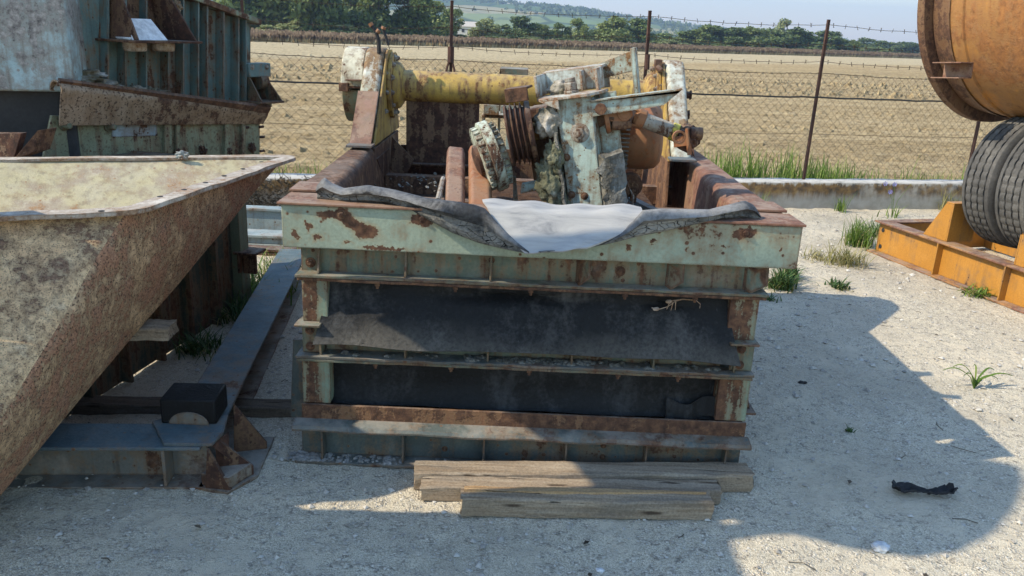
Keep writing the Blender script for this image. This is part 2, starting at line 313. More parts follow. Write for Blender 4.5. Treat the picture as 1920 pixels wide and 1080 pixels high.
def wood(name, a, b, c3):
    g = G(name); co = g.obj(); st = g.noise(g.scale(co, (2.2, 70, 70)), 1., 9, .75, .15); big = g.noise(g.scale(co, (2.5, 9, 9)), 1.2, 6, .65); bd = g.noise(g.scale(co, (.9, 16, 16)), 1., 5, .6, .1)
    c = g.ramp(g.math('ADD', g.math('MULTIPLY', st, .6), g.math('MULTIPLY', bd, .4)), [(.3, a), (.48, b), (.66, c3)]); c = g.mix(g.sm(big, .48, .66, 0, .5), c, (.17, .15, .125))
    kn = g.sm(g.math('ADD', g.vor(g.scale(co, (3.2, 18, 18)), 1.), g.math('MULTIPLY', st, .25)), .2, .32, .85, 0); c = g.mix(kn, c, (.045, .028, .018))
    ck = g.sm(g.noise(g.scale(co, (.8, 75, 75)), 1., 5, .6, .1), .63, .67); c = g.mix(g.math('MULTIPLY', ck, .9), c, (.02, .014, .01))
    f = g.noise(co, 120, 4, .6); c = g.mix(1., c, g.ramp(f, [(.3, (.75,)*3), (.7, (1.2,)*3)]), 'MULTIPLY')
    return g.done(c, .9, g.bump(g.math('SUBTRACT', g.math('ADD', st, g.math('MULTIPLY', f, .3)), g.math('MULTIPLY', ck, 1.6)), .8, .007), .2)
M['wood'] = wood('weathered_timber', (.13, .09, .058), (.29, .22, .15), (.46, .385, .29))
M['wooddark'] = wood('old_sleeper', (.05, .038, .028), (.1, .075, .055), (.16, .125, .09))
M['woodinner'] = wood('fresh_split_timber', (.3, .17, .08), (.42, .27, .14), (.5, .36, .2))
# concrete wall
g = G('weathered_concrete'); co = g.pos()
nb = g.noise(co, 6, 8, .65); z = g.xyz(co)[2]
st = g.noise(g.scale(co, (22, 22, 2.)), 1., 6, .65); edge = g.math('ADD', z, g.math('MULTIPLY', g.math('SUBTRACT', st, .5), .16))
c = g.ramp(nb, [(.3, (.25, .235, .2)), (.5, (.33, .315, .275)), (.7, (.4, .385, .35))])
lich = g.math('MULTIPLY', g.sm(edge, .1, .22), g.sm(edge, .3, .27)); patch = g.sm(g.noise(co, 1.7, 5, .6), .36, .5)
c = g.mix(g.math('MULTIPLY', lich, g.math('MULTIPLY', patch, .95)), c, g.ramp(g.noise(co, 14, 6, .6), [(.35, (.045, .035, .025)), (.5, (.13, .075, .028)), (.68, (.22, .14, .05))]))
blk = g.math('MULTIPLY', g.sm(z, .2, .28), g.sm(g.noise(co, 11, 7, .7), .52, .62)); c = g.mix(g.math('MULTIPLY', blk, .85), c, (.05, .045, .04))
top = g.sm(g.xyz(g.n('NewGeometry').outputs['Normal'])[2], .6, .9); c = g.mix(g.math('MULTIPLY', top, .75), c, g.ramp(g.noise(co, 9, 8, .7), [(.35, (.3, .29, .27)), (.5, (.52, .5, .46)), (.7, (.58, .56, .52))]))
g.done(c, .9, g.bump(g.noise(co, 40, 8, .7), .5, .01), .25); M['concrete'] = g.m
# ground
def gravelmat():
    g = G('gravel_ground'); co = g.pos(); X, Y, Z = g.xyz(co)
    v1 = g.n('TexVoronoi'); g.put(v1.inputs['Vector'], co); v1.inputs['Scale'].default_value = 115
    v2 = g.n('TexVoronoi'); g.put(v2.inputs['Vector'], co); v2.inputs['Scale'].default_value = 280
    big = g.noise(co, 1.1, 7, .62, .3); mid = g.noise(co, 6, 7, .68)
    r1 = g.xyz(v1.outputs['Color'])[0]; r2 = g.xyz(v2.outputs['Color'])[1]
    stone = g.ramp(r1, [(0, (.2, .185, .165)), (.25, (.35, .325, .285)), (.6, (.455, .425, .375)), (.9, (.53, .5, .45)), (1, (.66, .64, .6))])
    fine = g.ramp(r2, [(0, (.26, .24, .2)), (.4, (.41, .38, .325)), (.75, (.48, .45, .385)), (1, (.58, .55, .49))])
    k = g.sm(g.noise(co, 26, 4, .6), .47, .58); c = g.mix(k, fine, stone)
    gap = g.math('MULTIPLY', g.sm(v1.outputs['Distance'], .45, .85, 0, .6), k); c = g.mix(gap, c, (.17, .155, .13))
    sand = g.sm(g.math('ADD', g.math('MULTIPLY', big, .6), g.math('MULTIPLY', mid, .4)), .5, .6, 0, .8)
    c = g.mix(sand, c, g.mix(g.noise(co, 240, 2), (.4, .36, .295), (.56, .52, .45)))
    damp = g.sm(g.noise(co, .8, 6, .65), .47, .62, 0, .5); c = g.mix(damp, c, (.3, .275, .235))
    soil = g.ramp(g.noise(co, .4, 8, .65), [(.3, (.12, .14, .06)), (.55, (.26, .24, .13)), (.75, (.36, .3, .17))])
    beyond = g.sm(g.math('SUBTRACT', Y, g.math('MULTIPLY', X, .205)), 7.85, 7.9); c = g.mix(beyond, c, soil)
    h = g.math('ADD', g.math('MULTIPLY', g.math('SUBTRACT', 1., v1.outputs['Distance']), k), g.math('ADD', g.math('MULTIPLY', g.math('SUBTRACT', 1., v2.outputs['Distance']), .45), mid))
    c = g.mix(1., c, (1.24, 1.18, 1.05), 'MULTIPLY'); return g.done(c, .92, g.bump(h, .75, .009), .2)
M['gravel'] = gravelmat()
g = G('field_soil'); co = g.pos(); X, Y, Z = g.xyz(co)
v = g.math('SUBTRACT', Y, g.math('MULTIPLY', X, .205)); cb = g.n('CombineXYZ'); g.put(cb.inputs[0], g.math('MULTIPLY', X, .06)); g.put(cb.inputs[1], v)
rowv = g.noise(cb.outputs[0], .9, 6, .65); nb = g.noise(co, .9, 9, .7); nf = g.noise(co, 9, 8, .72); c = g.ramp(g.math('ADD', g.math('MULTIPLY', rowv, .45), g.math('ADD', g.math('MULTIPLY', nb, .2), g.math('MULTIPLY', nf, .35))), [(.37, (.235, .165, .085)), (.5, (.36, .265, .14)), (.62, (.48, .37, .215))])
band = g.math('SUBTRACT', g.math('MULTIPLY', Y, .719), g.math('MULTIPLY', X, .695))
pale = g.sm(g.math('ADD', band, g.math('MULTIPLY', g.math('SUBTRACT', nb, .5), 8)), 33, 38); c = g.mix(g.math('MULTIPLY', pale, .6), c, (.46, .385, .25))
sp_ = g.noise(co, 5.5, 5, .7); c = g.mix(1., c, g.ramp(sp_, [(.34, (.55, .53, .5)), (.47, (1, 1, 1)), (.62, (1.22, 1.22, 1.2))]), 'MULTIPLY'); g.done(c, .95, g.bump(g.math('ADD', nf, sp_), 1., .08), .1); M['field'] = g.m
def leafmat(name, stops, transl=.25, rough=.55):
    g = G(name); gi = g.n('NewGeometry').outputs['Random Per Island']; oi = g.n('ObjectInfo').outputs['Random']
    v = g.math('ADD', g.math('MULTIPLY', gi, .72), g.math('MULTIPLY', oi, .28)); c = g.ramp(v, stops); m = g.done(c, rough, None, .3)
    tr = g.n('BsdfTranslucent'); g.t.links.new(c, tr.inputs[0]); mx = g.n('MixShader'); mx.inputs[0].default_value = transl
    g.t.links.new(g.b.outputs[0], mx.inputs[1]); g.t.links.new(tr.outputs[0], mx.inputs[2]); g.t.links.new(mx.outputs[0], g.out.inputs[0]); return m
M['leafdark'] = leafmat('dark_leaves', [(0, (.04, .066, .02)), (.5, (.095, .135, .036)), (1, (.19, .23, .06))])
M['leafmid'] = leafmat('mid_leaves', [(0, (.07, .1, .03)), (.5, (.14, .185, .052)), (1, (.26, .29, .09))])
M['leafpale'] = leafmat('pale_leaves', [(0, (.12, .15, .06)), (.5, (.23, .26, .1)), (1, (.38, .38, .16))])
M['bark'] = simple('tree_bark', [(.3, (.03, .024, .018)), (.7, (.09, .075, .06))], 3, .9, .5, 9)
M['grass'] = leafmat('green_grass', [(0, (.06, .12, .02)), (.5, (.14, .23, .036)), (1, (.3, .36, .09))], .35)
M['grassdry'] = leafmat('dry_grass', [(0, (.16, .17, .05)), (.5, (.27, .25, .1)), (1, (.4, .34, .17))], .3)
M['weed'] = leafmat('weed_leaves', [(0, (.035, .075, .02)), (.6, (.06, .115, .03)), (1, (.1, .16, .045))], .3)
M['vine'] = leafmat('dead_vines', [(0, (.035, .028, .02)), (.6, (.1, .08, .055)), (1, (.2, .165, .11))], .1)
M['flower'] = simple('blue_petals', [(.3, (.2, .2, .55)), (.7, (.32, .32, .7))], 9, .6, .05)
def cropmat():
    g = G('dry_crop'); v = g.n('NewGeometry').outputs['Random Per Island']; c = g.ramp(v, [(0, (.075, .054, .04)), (.5, (.135, .098, .07)), (1, (.2, .155, .105))]); z = g.xyz(g.pos())[2]
    st = g.ramp(v, [(0, (.2, .14, .07)), (.6, (.36, .27, .15)), (1, (.5, .41, .24))]); return g.done(g.mix(g.sm(z, .25, .5), st, c), .8, None, .1)
M['crop'] = cropmat() if True else leafmat('dry_crop', [(0, (.1, .062, .04)), (.4, (.19, .125, .08)), (.75, (.28, .2, .125)), (1, (.45, .37, .22))], .3)
M['stone'] = leafmat('loose_gravel', [(0, (.1, .095, .09)), (.25, (.27, .25, .22)), (.6, (.43, .4, .355)), (.9, (.5, .475, .425)), (1, (.6, .58, .54))], 0., .85)
# ================================================================== SETTING
def wall_y(x): return 7.72+.205*x           # front face of the low wall on the ground
def axis_lines(dense0, dense1, step, lo, hi, grow=1.16):
    a = list(np.arange(dense0, dense1, step)); s = step; x = dense0; pre = []
    while x > lo: s *= grow; x -= s; pre.append(x)
    s = step; x = a[-1]; post = []
    while x < hi: s *= grow; x += s; post.append(x)
    return np.array(pre[::-1]+a+post)
xs = axis_lines(-2.6, 4.6, .02, -3000, 3000); ys = axis_lines(1.6, 8.8, .02, -400, 4200)
X, Y = np.meshgrid(xs, ys); near = np.clip(1-np.maximum(np.abs(X-1)-6, 0)/6, 0, 1)*np.clip(1-np.maximum(Y-9, 0)/3, 0, 1)
Z = near*((fbm(X*1.1, Y*1.1, 4, 3)-.47)*.05+(fbm(X*14, Y*14, 3, 9)-.44)*.016)
Z += near*np.exp(-((Y-wall_y(X))/.35)**2)*(.03+.05*(fbm(X*2, Y*2, 3, 5)-.4))*(X > 0)
Z += np.where(Y > 9, -.02, 0)
def ground_z(x, y): return float(Z[min(np.searchsorted(ys, y), len(ys)-1), min(np.searchsorted(xs, x), len(xs)-1)])
nx, ny = len(xs), len(ys); ii = (np.arange(ny-1)[:, None]*nx+np.arange(nx-1)[None, :]).ravel()
npmesh('ground', np.stack([X.ravel(), Y.ravel(), Z.ravel()], 1), np.stack([ii, ii+1, ii+nx+1, ii+nx], 1), M['gravel'], True, 'structure')
# loose gravel stones
N = 30000
px = rng.uniform(-2.4, 4.4, N); py = 1.75+6.6*rng.random(N)**1.7; ok = py < wall_y(px)-.02; px, py = px[ok], py[ok]; N = len(px)
sz = .0024*(1-rng.random(N))**-.42; sz = np.minimum(sz, .0145); far = py > 3.6; sz[far] *= 1.35
base = np.array([(1, 0, 0), (0, 1, 0), (-1, 0, 0), (0, -1, 0), (0, 0, 1), (0, 0, -1)], float); fc = np.array([(0, 1, 4), (1, 2, 4), (2, 3, 4), (3, 0, 4), (1, 0, 5), (2, 1, 5), (3, 2, 5), (0, 3, 5)])
P = base[None]*rng.uniform(.75, 1.15, (N, 6, 1))*np.array([1, 1, .6])+rng.normal(0, .13, (N, 6, 3)); an = rng.uniform(0, 2*PI, N); c, s_ = np.cos(an)[:, None], np.sin(an)[:, None]
P = np.stack([P[..., 0]*c-P[..., 1]*s_, P[..., 0]*s_+P[..., 1]*c, P[..., 2]], 2)*sz[:, None, None]
iy = np.clip(np.searchsorted(ys, py), 0, ny-1); ix = np.clip(np.searchsorted(xs, px), 0, nx-1); P += np.stack([px, py, Z[iy, ix]+sz*.2], 1)[:, None, :]
npmesh('gravel_stones', P.reshape(-1, 3), (fc[None]+(np.arange(N)*6)[:, None, None]).reshape(-1, 3), M['stone'], False, 'stuff')
# field beyond the wall: fan of rows growing with distance
d = 7.9*1.0062**np.arange(0, 520); u = np.linspace(-.9, 1.0, 640); D, U = np.meshgrid(d, u, indexing='ij')
FX = U*(D+3); FY = D+.205*FX
band = .719*FY-.695*FX
amp = np.where(band < 14, .75, np.where(band < 20, 1.2, np.where(band < 34, .7, 1.)))
rw = sum(w_*np.exp(-((D-c_)/s_)**2) for c_, s_, w_ in ((9.6, .25, .12), (11.4, .3, .35), (12.6, .4, .25), (15.5, .5, .6), (19, .8, .5), (27, 2., 1.1), (33, 2.5, 1.3), (44, 3, .8)))+.12
FZ = .03+(fbm(FX*5, FY*5, 3, 21)-.45)*.045+.012*np.sin(D*7+3*fbm(FX*.4, FY*.4, 2, 2))+np.maximum(fbm(FX*5.5, FY*5.5, 3, 22)-.52, 0)*.6*rw+(fbm(FX*11, FY*11, 2, 33)-.5)*.03
FZ = FZ*np.clip((D-7.9)/.5, 0.05, 1)+np.clip((D-15)/60, 0, 1)*.05
n2 = len(u); ii = (np.arange(len(d)-1)[:, None]*n2+np.arange(n2-1)[None, :]).ravel()
npmesh('field', np.stack([FX.ravel(), FY.ravel(), FZ.ravel()], 1), np.stack([ii, ii+1, ii+n2+1, ii+n2], 1), M['field'], False, 'structure')
# standing dry crop
E1 = Vector((-21.3, 67.3, 0)); ED = Vector((90.3, 86.8, 0)).normalized(); EN = Vector((-ED.y, ED.x, 0))
NB = 42000; t = rng.uniform(-42, 175, NB); dep = 26*rng.random(NB)**2.2
bx = E1.x+ED.x*t+EN.x*dep; by = E1.y+ED.y*t+EN.y*dep; hh = rng.normal(.64, .1, NB)*(1+.15*fbm(bx*.2, by*.2, 3, 8)); wd = rng.uniform(.015, .05, NB)*(1+t/120).clip(.7, 2.2); ln = rng.normal(0, .1, NB)
q1 = np.stack([bx-wd, by, 0*bx], 1); q2 = np.stack([bx+wd, by, 0*bx], 1); top = rng.uniform(1, 3.4, NB)*wd
q3 = np.stack([bx+ln+top, by-.05, hh], 1); q4 = np.stack([bx+ln-top, by+.05, hh], 1)
V = np.stack([q1, q2, q3, q4], 1).reshape(-1, 3); npmesh('dry_crop', V, np.arange(NB*4).reshape(-1, 4), M['crop'], False, 'stuff', (0, 70, 0))
# hills
prof = [(300, -70), (600, -32), (760, -8), (820, 0), (870, 3), (950, 9), (1000, 13), (1050, 17), (1100, 24), (1150, 33), (1200, 40), (1260, 48), (1330, 58), (1400, 64), (1500, 76), (1700, 92), (1900, 103)]
rid = []
for (a, b), (c_, e) in zip(prof[:-1], prof[1:]):
    for k in range(8):
        s = k/8; rid.append(onY(a+(c_-a)*s, b+(e-b)*s, 1500-250*((a-300)/1600)))
rows = []
for j in range(40):
    f = j/39; r_ = []
    for p in rid:
        y = 620+(p.y-620)*f; x = p.x*(y/p.y); z = p.z*(.12*f+.88*(f*f*(3-2*f)))
        z += (mnoise.fractal(Vector((x*.006, y*.006, 0)), 1, 2, 4))*7*math.sin(f*PI) if 0 < j else -1
        r_.append((x, y, z if j else -2))
    rows.append(r_)
rows.append([(p.x*1.3, p.y*1.3, -2) for p in rid])
g = G('hill_fields'); co = g.pos(); vv = g.n('TexVoronoi'); g.put(vv.inputs['Vector'], g.scale(co, (.011, .006, .0))); vv.inputs['Scale'].default_value = 1.
c = g.ramp(g.xyz(vv.outputs['Color'])[0], [(0, (.06, .10, .03)), (.3, (.12, .17, .05)), (.55, (.3, .26, .13)), (.75, (.15, .2, .07)), (1, (.09, .12, .045))])
hd = g.vor(g.scale(co, (.011, .006, 0)), 1., 'DISTANCE_TO_EDGE'); c = g.mix(g.sm(hd, .02, .05, .8, 0), c, (.03, .05, .02))
c = g.mix(g.sm(g.noise(co, .012, 6, .65), .52, .62, 0, .6), c, (.035, .055, .022)); g.done(c, .9, None, .1); M['hill'] = g.m
tag(MB().grid(rows).build('hills', M['hill'], bevel=0), kind='structure')
# trees on the hills: too many and too far to count
V = []; Q = 0
hp = []
for k in range(1500):
    p = random.choice(rid); f = 1-abs(random.gauss(0, .12)) if k % 2 else random.random()**.8
    f = min(max(f, .1), 1.); y = 620+(p.y-620)*f; x = p.x*(y/p.y)+random.uniform(-14, 14); z = p.z*(.12*f+.88*(f*f*(3-2*f)))
    if k % 2 == 0 and mnoise.noise(Vector((x*.008, y*.006, 3))) < .05: continue
    hp.append((x, y, z))
hp = np.array(hp); n = len(hp); K = 26; cen = np.repeat(hp, K, 0); sc_ = np.repeat(rng.uniform(2., 5.2, n), K)
off = rng.normal(0, 1, (n*K, 3)); off /= np.linalg.norm(off, axis=1)[:, None]; off *= rng.uniform(.3, 1, (n*K, 1)); cen = cen+off*sc_[:, None]*np.array([1, 1, .8])+np.stack([0*sc_, 0*sc_, sc_*.8], 1)
a = rng.normal(0, 1, (n*K, 3)); b = rng.normal(0, 1, (n*K, 3)); q = rng.uniform(.5, 1.1, (n*K, 1)); V = np.stack([cen-a*q, cen+b*q, cen+a*q, cen-b*q], 1).reshape(-1, 3)
npmesh('hill_trees', V, np.arange(n*K*4).reshape(-1, 4), M['leafdark'], False, 'stuff', (0, 1000, 0))
# ------------------------------------------------------------------ trees
def crown_mesh(name, seed, n, mat, lean=0., tall=1., lobes=16, leaf=.046):
    r = np.random.default_rng(seed); V = []
    cs = []
    for k in range(lobes):
        z = r.uniform(.2, .93); ra = (.40*math.sin(PI*min(max((z-.05)/1.0, .02), .98))**.7)*r.uniform(.35, 1.); a = r.uniform(0, 2*PI)
        cs.append((ra*math.cos(a), ra*math.sin(a), z, r.uniform(.1, .19)))
    cs.append((0, 0, .9, .1)); cs.append((0, 0, .5, .22)); cs.append((.1, -.1, .3, .2)); cs.append((-.12, -.08, .34, .2))
    w = np.array([c[3]**2 for c in cs]); w /= w.sum(); pick = r.choice(len(cs), n, p=w); C = np.array(cs)[pick]
    dr = r.normal(0, 1, (n, 3)); dr /= np.linalg.norm(dr, axis=1)[:, None]; rad = C[:, 3:4]*(r.random((n, 1))**.45)*1.12
    p = C[:, :3]+dr*rad*np.array([1, 1, .85]); a = r.normal(0, 1, (n, 3)); a /= np.linalg.norm(a, axis=1)[:, None]; b = np.cross(a, dr+r.normal(0, .5, (n, 3))); b /= np.linalg.norm(b, axis=1)[:, None]+1e-6
    s = leaf*r.uniform(.45, 1.15, (n, 1)); V = np.stack([p-a*s, p-b*s*.55, p+a*s, p+b*s*.55], 1).reshape(-1, 3)
    me = bpy.data.meshes.new(name); me.from_pydata(V.tolist(), [], np.arange(n*4).reshape(-1, 4).tolist()); me.materials.append(mat); return me
def trunk_mesh(seed):
    r = random.Random(seed); m = MB(); pts = [(0, 0, 0), (r.uniform(-.01, .01), 0, .15), (r.uniform(-.03, .03), r.uniform(-.02, .02), .4), (r.uniform(-.03, .03), 0, .75)]
    m.tube(pts, .03, 7, .008)
    for k in range(6):
        a = r.uniform(0, 2*PI); z = r.uniform(.2, .5); m.tube([(0, 0, z), (.12*math.cos(a), .12*math.sin(a), z+.12), (.25*math.cos(a), .25*math.sin(a), z+.28)], .013, 5, .003)
    me = bpy.data.meshes.new('trunk'); me.from_pydata(m.v, [], m.f); me.materials.append(M['bark']); return me
crowns = {'d': [crown_mesh('crown', 10+i, 5200, M['leafdark']) for i in range(3)], 'm': [crown_mesh('crown', 20+i, 5200, M['leafmid']) for i in range(3)],
          'p': [crown_mesh('crown', 30+i, 4200, M['leafpale'], lobes=10) for i in range(2)]}
trunks = [trunk_mesh(i) for i in range(3)]
KN = {'d': 'dark green', 'm': 'mid green', 'p': 'pale yellowish green'}
def tree(px, top, w, dist, kind, label, k=0, name='broadleaf_tree', sink=0.):
    p = onY(px, 100, dist); t = onY(px, top, dist); h = t.z; wd = w/F*dist
    o = thing(name, label, 'bush' if name == 'bush' else 'tree', (p.x, dist, 0), 'bushes along the field edge' if name == 'bush' else 'trees beyond the field')
    o.rotation_euler.z = random.uniform(0, 6.28)
    c = bpy.data.objects.new('crown', crowns[kind][k % len(crowns[kind])]); tr = bpy.data.objects.new('trunk', trunks[k % 3])
    for ob in (c, tr): COL.objects.link(ob); ob.parent = o; ob.scale = (wd*1.25, wd*1.25, h*1.02)
    c.location.z = -h*(.12 if name != 'bush' else .2)
    return o
TL = [(478, -95, 120, 112, 'd', 'tall dark tree at the far left edge, just right of the ribbed machine'), (545, -60, 90, 124, 'm', 'mid green tree squeezed between two tall dark ones on the left'), (602, -120, 105, 110, 'd', 'tall dark tree above the left half of the field, crown out of frame'),
      (655, -40, 70, 128, 'm', 'slender mid green tree to the left of the hose ends'), (700, -75, 95, 116, 'd', 'dark tree straight behind the two hose ends'), (765, -35, 92, 118, 'd', 'broad dark tree right of the hose ends'),
      (812, -8, 74, 132, 'm', 'mid green tree at the right end of the tall left clump'), (845, 12, 52, 138, 'm', 'lower tree directly behind the second fence post'),
      (905, 30, 58, 150, 'p', 'pale grey-green tree right of the white farm roof'), (938, 44, 40, 158, 'd', 'small dark tree between two paler ones in the middle of the view'), (980, 27, 64, 156, 'd', 'round dark tree left of centre, lower than the hill behind it'),
      (1022, 44, 46, 160, 'm', 'small mid green tree right of the round dark one'), (1052, 42, 40, 162, 'd', 'narrow dark tree in the gap before the pointed pair'), (1082, 32, 40, 160, 'm', 'pointed tree, one of the pair left of the large bushy tree'),
      (1108, 52, 50, 168, 'm', 'low round tree at the foot of the hill'), (1150, 26, 76, 160, 'm', 'large bushy tree left of the middle fence post'), (1190, 30, 62, 164, 'd', 'dark half of the large bushy pair, touching the middle fence post'),
      (1238, 60, 66, 182, 'm', 'low mid green tree just right of the middle fence post'), (1280, 54, 62, 185, 'm', 'round tree at the left end of the right-hand wood'), (1322, 44, 74, 186, 'm', 'tallest round tree of the right-hand wood'),
      (1365, 46, 70, 188, 'd', 'dark tree inside the right-hand wood'), (1405, 46, 74, 190, 'm', 'mid green tree in the middle of the right-hand wood'), (1470, 28, 40, 270, 'p', 'pale thin tree rising behind the right-hand wood'),
      (1448, 50, 72, 192, 'm', 'tree below the pale thin one in the right-hand wood'), (1495, 50, 78, 194, 'd', 'dark tree left of the leaning fence post'), (1542, 54, 80, 198, 'd', 'dark tree behind the leaning fence post'),
      (1578, 70, 52, 202, 'd', 'low dark tree at the right end of the wood'), (1632, 70, 56, 300, 'd', 'distant tree left of the mixer drum'), (1668, 78, 46, 310, 'm', 'distant low tree between the far one and the mixer drum'), (1702, 76, 50, 305, 'd', 'distant tree half behind the mixer drum')]
for i, (a, b, w, dd, k, lb) in enumerate(TL): tree(a, b, w, dd, k, lb, i)
BL = [(505, 42, 60, 100, 'p', 'pale bush under the tall tree at the left edge'), (560, 34, 70, 108, 'p', 'pale bush in the gap between the two tallest trees'), (640, 40, 60, 108, 'p', 'pale bush below the slender left tree'), (690, 46, 66, 112, 'm', 'green bush behind the hose ends'),
      (745, 50, 60, 116, 'm', 'green bush under the broad dark tree'), (800, 52, 56, 118, 'm', 'green bush left of the second fence post'), (860, 62, 56, 134, 'm', 'green bush in front of the white farmhouse'), (925, 66, 64, 142, 'm', 'low bush under the pale grey-green tree'),
      (1000, 66, 60, 146, 'p', 'pale low bush under the round dark tree'), (1060, 70, 70, 150, 'm', 'low bush left of the pointed tree'), (1110, 72, 60, 152, 'p', 'pale low bush left of the large bushy tree'), (1262, 74, 60, 176, 'p', 'pale bush at the left foot of the right-hand wood'),
      (1350, 80, 60, 180, 'm', 'low bush at the foot of the right-hand wood'), (1440, 86, 50, 186, 'p', 'pale bush before the right-hand wood'), (1520, 86, 60, 190, 'm', 'low bush beside the leaning fence post'), (1600, 84, 44, 215, 'p', 'pale low bush right of the wood'), (1650, 88, 60, 260, 'm', 'low distant bush left of the mixer drum')]
for i, (a, b, w, dd, k, lb) in enumerate(BL): tree(a, b, w, dd, k, lb, i, 'bush')
# farmhouse among the trees, and one on the hill
M['render'] = simple('cream_render', [(.3, (.5, .46, .4)), (.7, (.62, .58, .52))], 3, .9, .1); M['tiles'] = simple('clay_tiles', [(.3, (.36, .32, .28)), (.7, (.5, .46, .41))], 6, .9, .3); M['dark'] = simple('dark_opening', [(.3, (.02,)*3), (.7, (.04,)*3)], 3)
def house(px, py, dist, w, lb, z0):
    p = onY(px, py, dist); h = w*.42; o = thing('farmhouse', lb, 'house', (p.x, p.y, z0)); x, y = p.x, p.y
    MB().prism([(x-w/2, y, z0-1), (x+w/2, y, z0-1), (x+w/2, y, z0+h), (x-w/2, y, z0+h)], (0, w*.7, 0)).build('wall', M['render'], o, 0)
    MB().prism([(x-w*.55, y-.3, z0+h), (x-w*.55, y+w*.75, z0+h), (x-w*.55, y+w*.35, z0+h*1.5)], (w*1.1, 0, 0)).build('roof', M['tiles'], o, 0)
    for k in (-.3, 0, .3): MB().box(x+k*w-.35, x+k*w+.35, y-.06, y-.01, z0+h*.45, z0+h*.75).build('window', M['dark'], o, 0)
house(868, 70, 215, 6, 'pale farmhouse half hidden by trees beyond the field', 0); 
ph = onY(958, 13, 1330); house(958, 13, 1330, 16, 'tiny pale house on the hill ridge', ph.z-4)
# ------------------------------------------------------------------ low wall and fence
wm = MB(); n = 90
rows = []
for i in range(n+1):
    x = -5+15*i/n; y = wall_y(x); j = lambda a: random.uniform(-a, a)
    rows.append([(x, y+j(.006), -.1), (x, y+j(.008), .12+j(.01)), (x, y+.004+j(.006), .285+j(.006)), (x, y+.02, .303+j(.005)), (x-.03, y+.12, .306+j(.005)), (x-.05, y+.24, .3+j(.006)), (x-.05, y+.25, -.1)])
wm.grid(rows).add(rows[0]+rows[-1], [tuple(range(7)), tuple(range(13, 6, -1))])
w_ = wm.build('concrete_wall', M['concrete'], None, 0, loc=(0, 7.9, 0), ang=60); tag(w_, 'low stained concrete wall carrying the wire fence along the field', 'wall')
fe = thing('wire_fence', 'rusty chain-link fence with barbed wire on the low concrete wall', 'fence', (1.2, 8.1, .3))
def fy(x): return 7.895+.205*x
FXS = [-4.6, -2.44, -.655, 1.212, 3.012, 4.93, 6.8, 8.7]
lean = [.0, .0, 0, -.03, .02, 0, 0, 0]
for x, l in zip(FXS, lean):
    m = MB(); y = fy(x)
    a = Vector((x, y, .28)); b = Vector((x+l*.6, y, 1.9)); e = Vector((.0125, .003, 0)); f_ = Vector((-.003, .0125, 0))
    m.prism([a-e-f_, a+e-f_, a+e-f_*.6, a-e*.6-f_*.6, a-e*.6+f_, a-e+f_], b-a); m.build('post', M['postf'], fe, 0)
y = fy(-.655); m = MB()
for s in (-1, 1): m.tube([(-.655, y-.03, 1.42), (-.655+.035*s, y-.04, 1.3), (-.655+.07*s, y-.05, 1.05)], .011, 6)
m.tube([(-.655, y-.02, 1.5), (-.655, y-.02, 1.36)], .03, 8); m.build('brace', M['postf'], fe, 0)
a0 = fy(1.212); MB().tube([(1.205, a0-.03, 1.5), (1.21, a0-.03, 1.36)], .024, 7).build('wire_tie', M['postf'], fe, 0)
# chain-link
vs = []; fs = []
sp = .042; x0 = -4.6; kk = 0; dirx = Vector((1, .205, 0)).normalized(); rr = .0017
zs = np.arange(.30, 1.385, .042); nz = len(zs)
for k in range(int(13.4/sp)):
    s0 = k*sp; c_ = []
    for j in range(nz+1):
        zz = .30+j*.042; s = s0+((-1)**(j+k))*sp/2*.97; x = x0+s*dirx.x; bul = .02*math.sin(s*2.1)*math.sin((zz-.3)*2.6)
        c_.append((x-bul*.2, fy(x)+bul+.005*((-1)**(j+k)), zz-.02*math.sin(s*1.6)**2*((zz-.3)/1.1)))
    o = len(vs)
    for j, p in enumerate(c_):
        for q in range(3):
            an = 2*PI*q/3; vs.append((p[0]+rr*math.cos(an), p[1]+rr*math.sin(an), p[2]))
    for j in range(nz):
        for q in range(3): fs.append((o+j*3+q, o+j*3+(q+1) % 3, o+j*3+3+(q+1) % 3, o+j*3+3+q))
cl = npmesh('chain_link_mesh', vs, fs, M['wire'], True, None, fe.location); cl.parent = fe; cl.location = (0, 0, 0)
def sagwire(z, sag, r, name, mat, barbs=0.):
    m = MB()
    for a, b in zip(FXS[:-1], FXS[1:]):
        pts = []
        for i in range(13):
            t = i/12; x = a+(b-a)*t; pts.append((x, fy(x)-.024, z-sag*4*t*(1-t)+random.uniform(-.004, .004)))
        m.tube(pts, r, 5)
        if barbs:
            for i in range(int((b-a)/barbs)):
                x = a+(i+.5)*barbs; t = (x-a)/(b-a); p = Vector((x, fy(x)-.024, z-sag*4*t*(1-t)))
                for q in range(2):
                    v = Vector((random.uniform(-.5, .5), random.uniform(-.4, .4), random.choice((-1, 1)))).normalized()*.022; m.tube([p-v, p+v], .0022, 4)
    m.build(name, mat, fe, 0)
for z in (1.85, 1.665, 1.5): sagwire(z, .03, .0024, 'barbed_wire', M['wire'], .13)
sagwire(1.385, .02, .003, 'top_wire', M['wire']); sagwire(1.15, .008, .0085, 'tension_cable', M['cable']); sagwire(.78, .01, .002, 'line_wire', M['wire'])
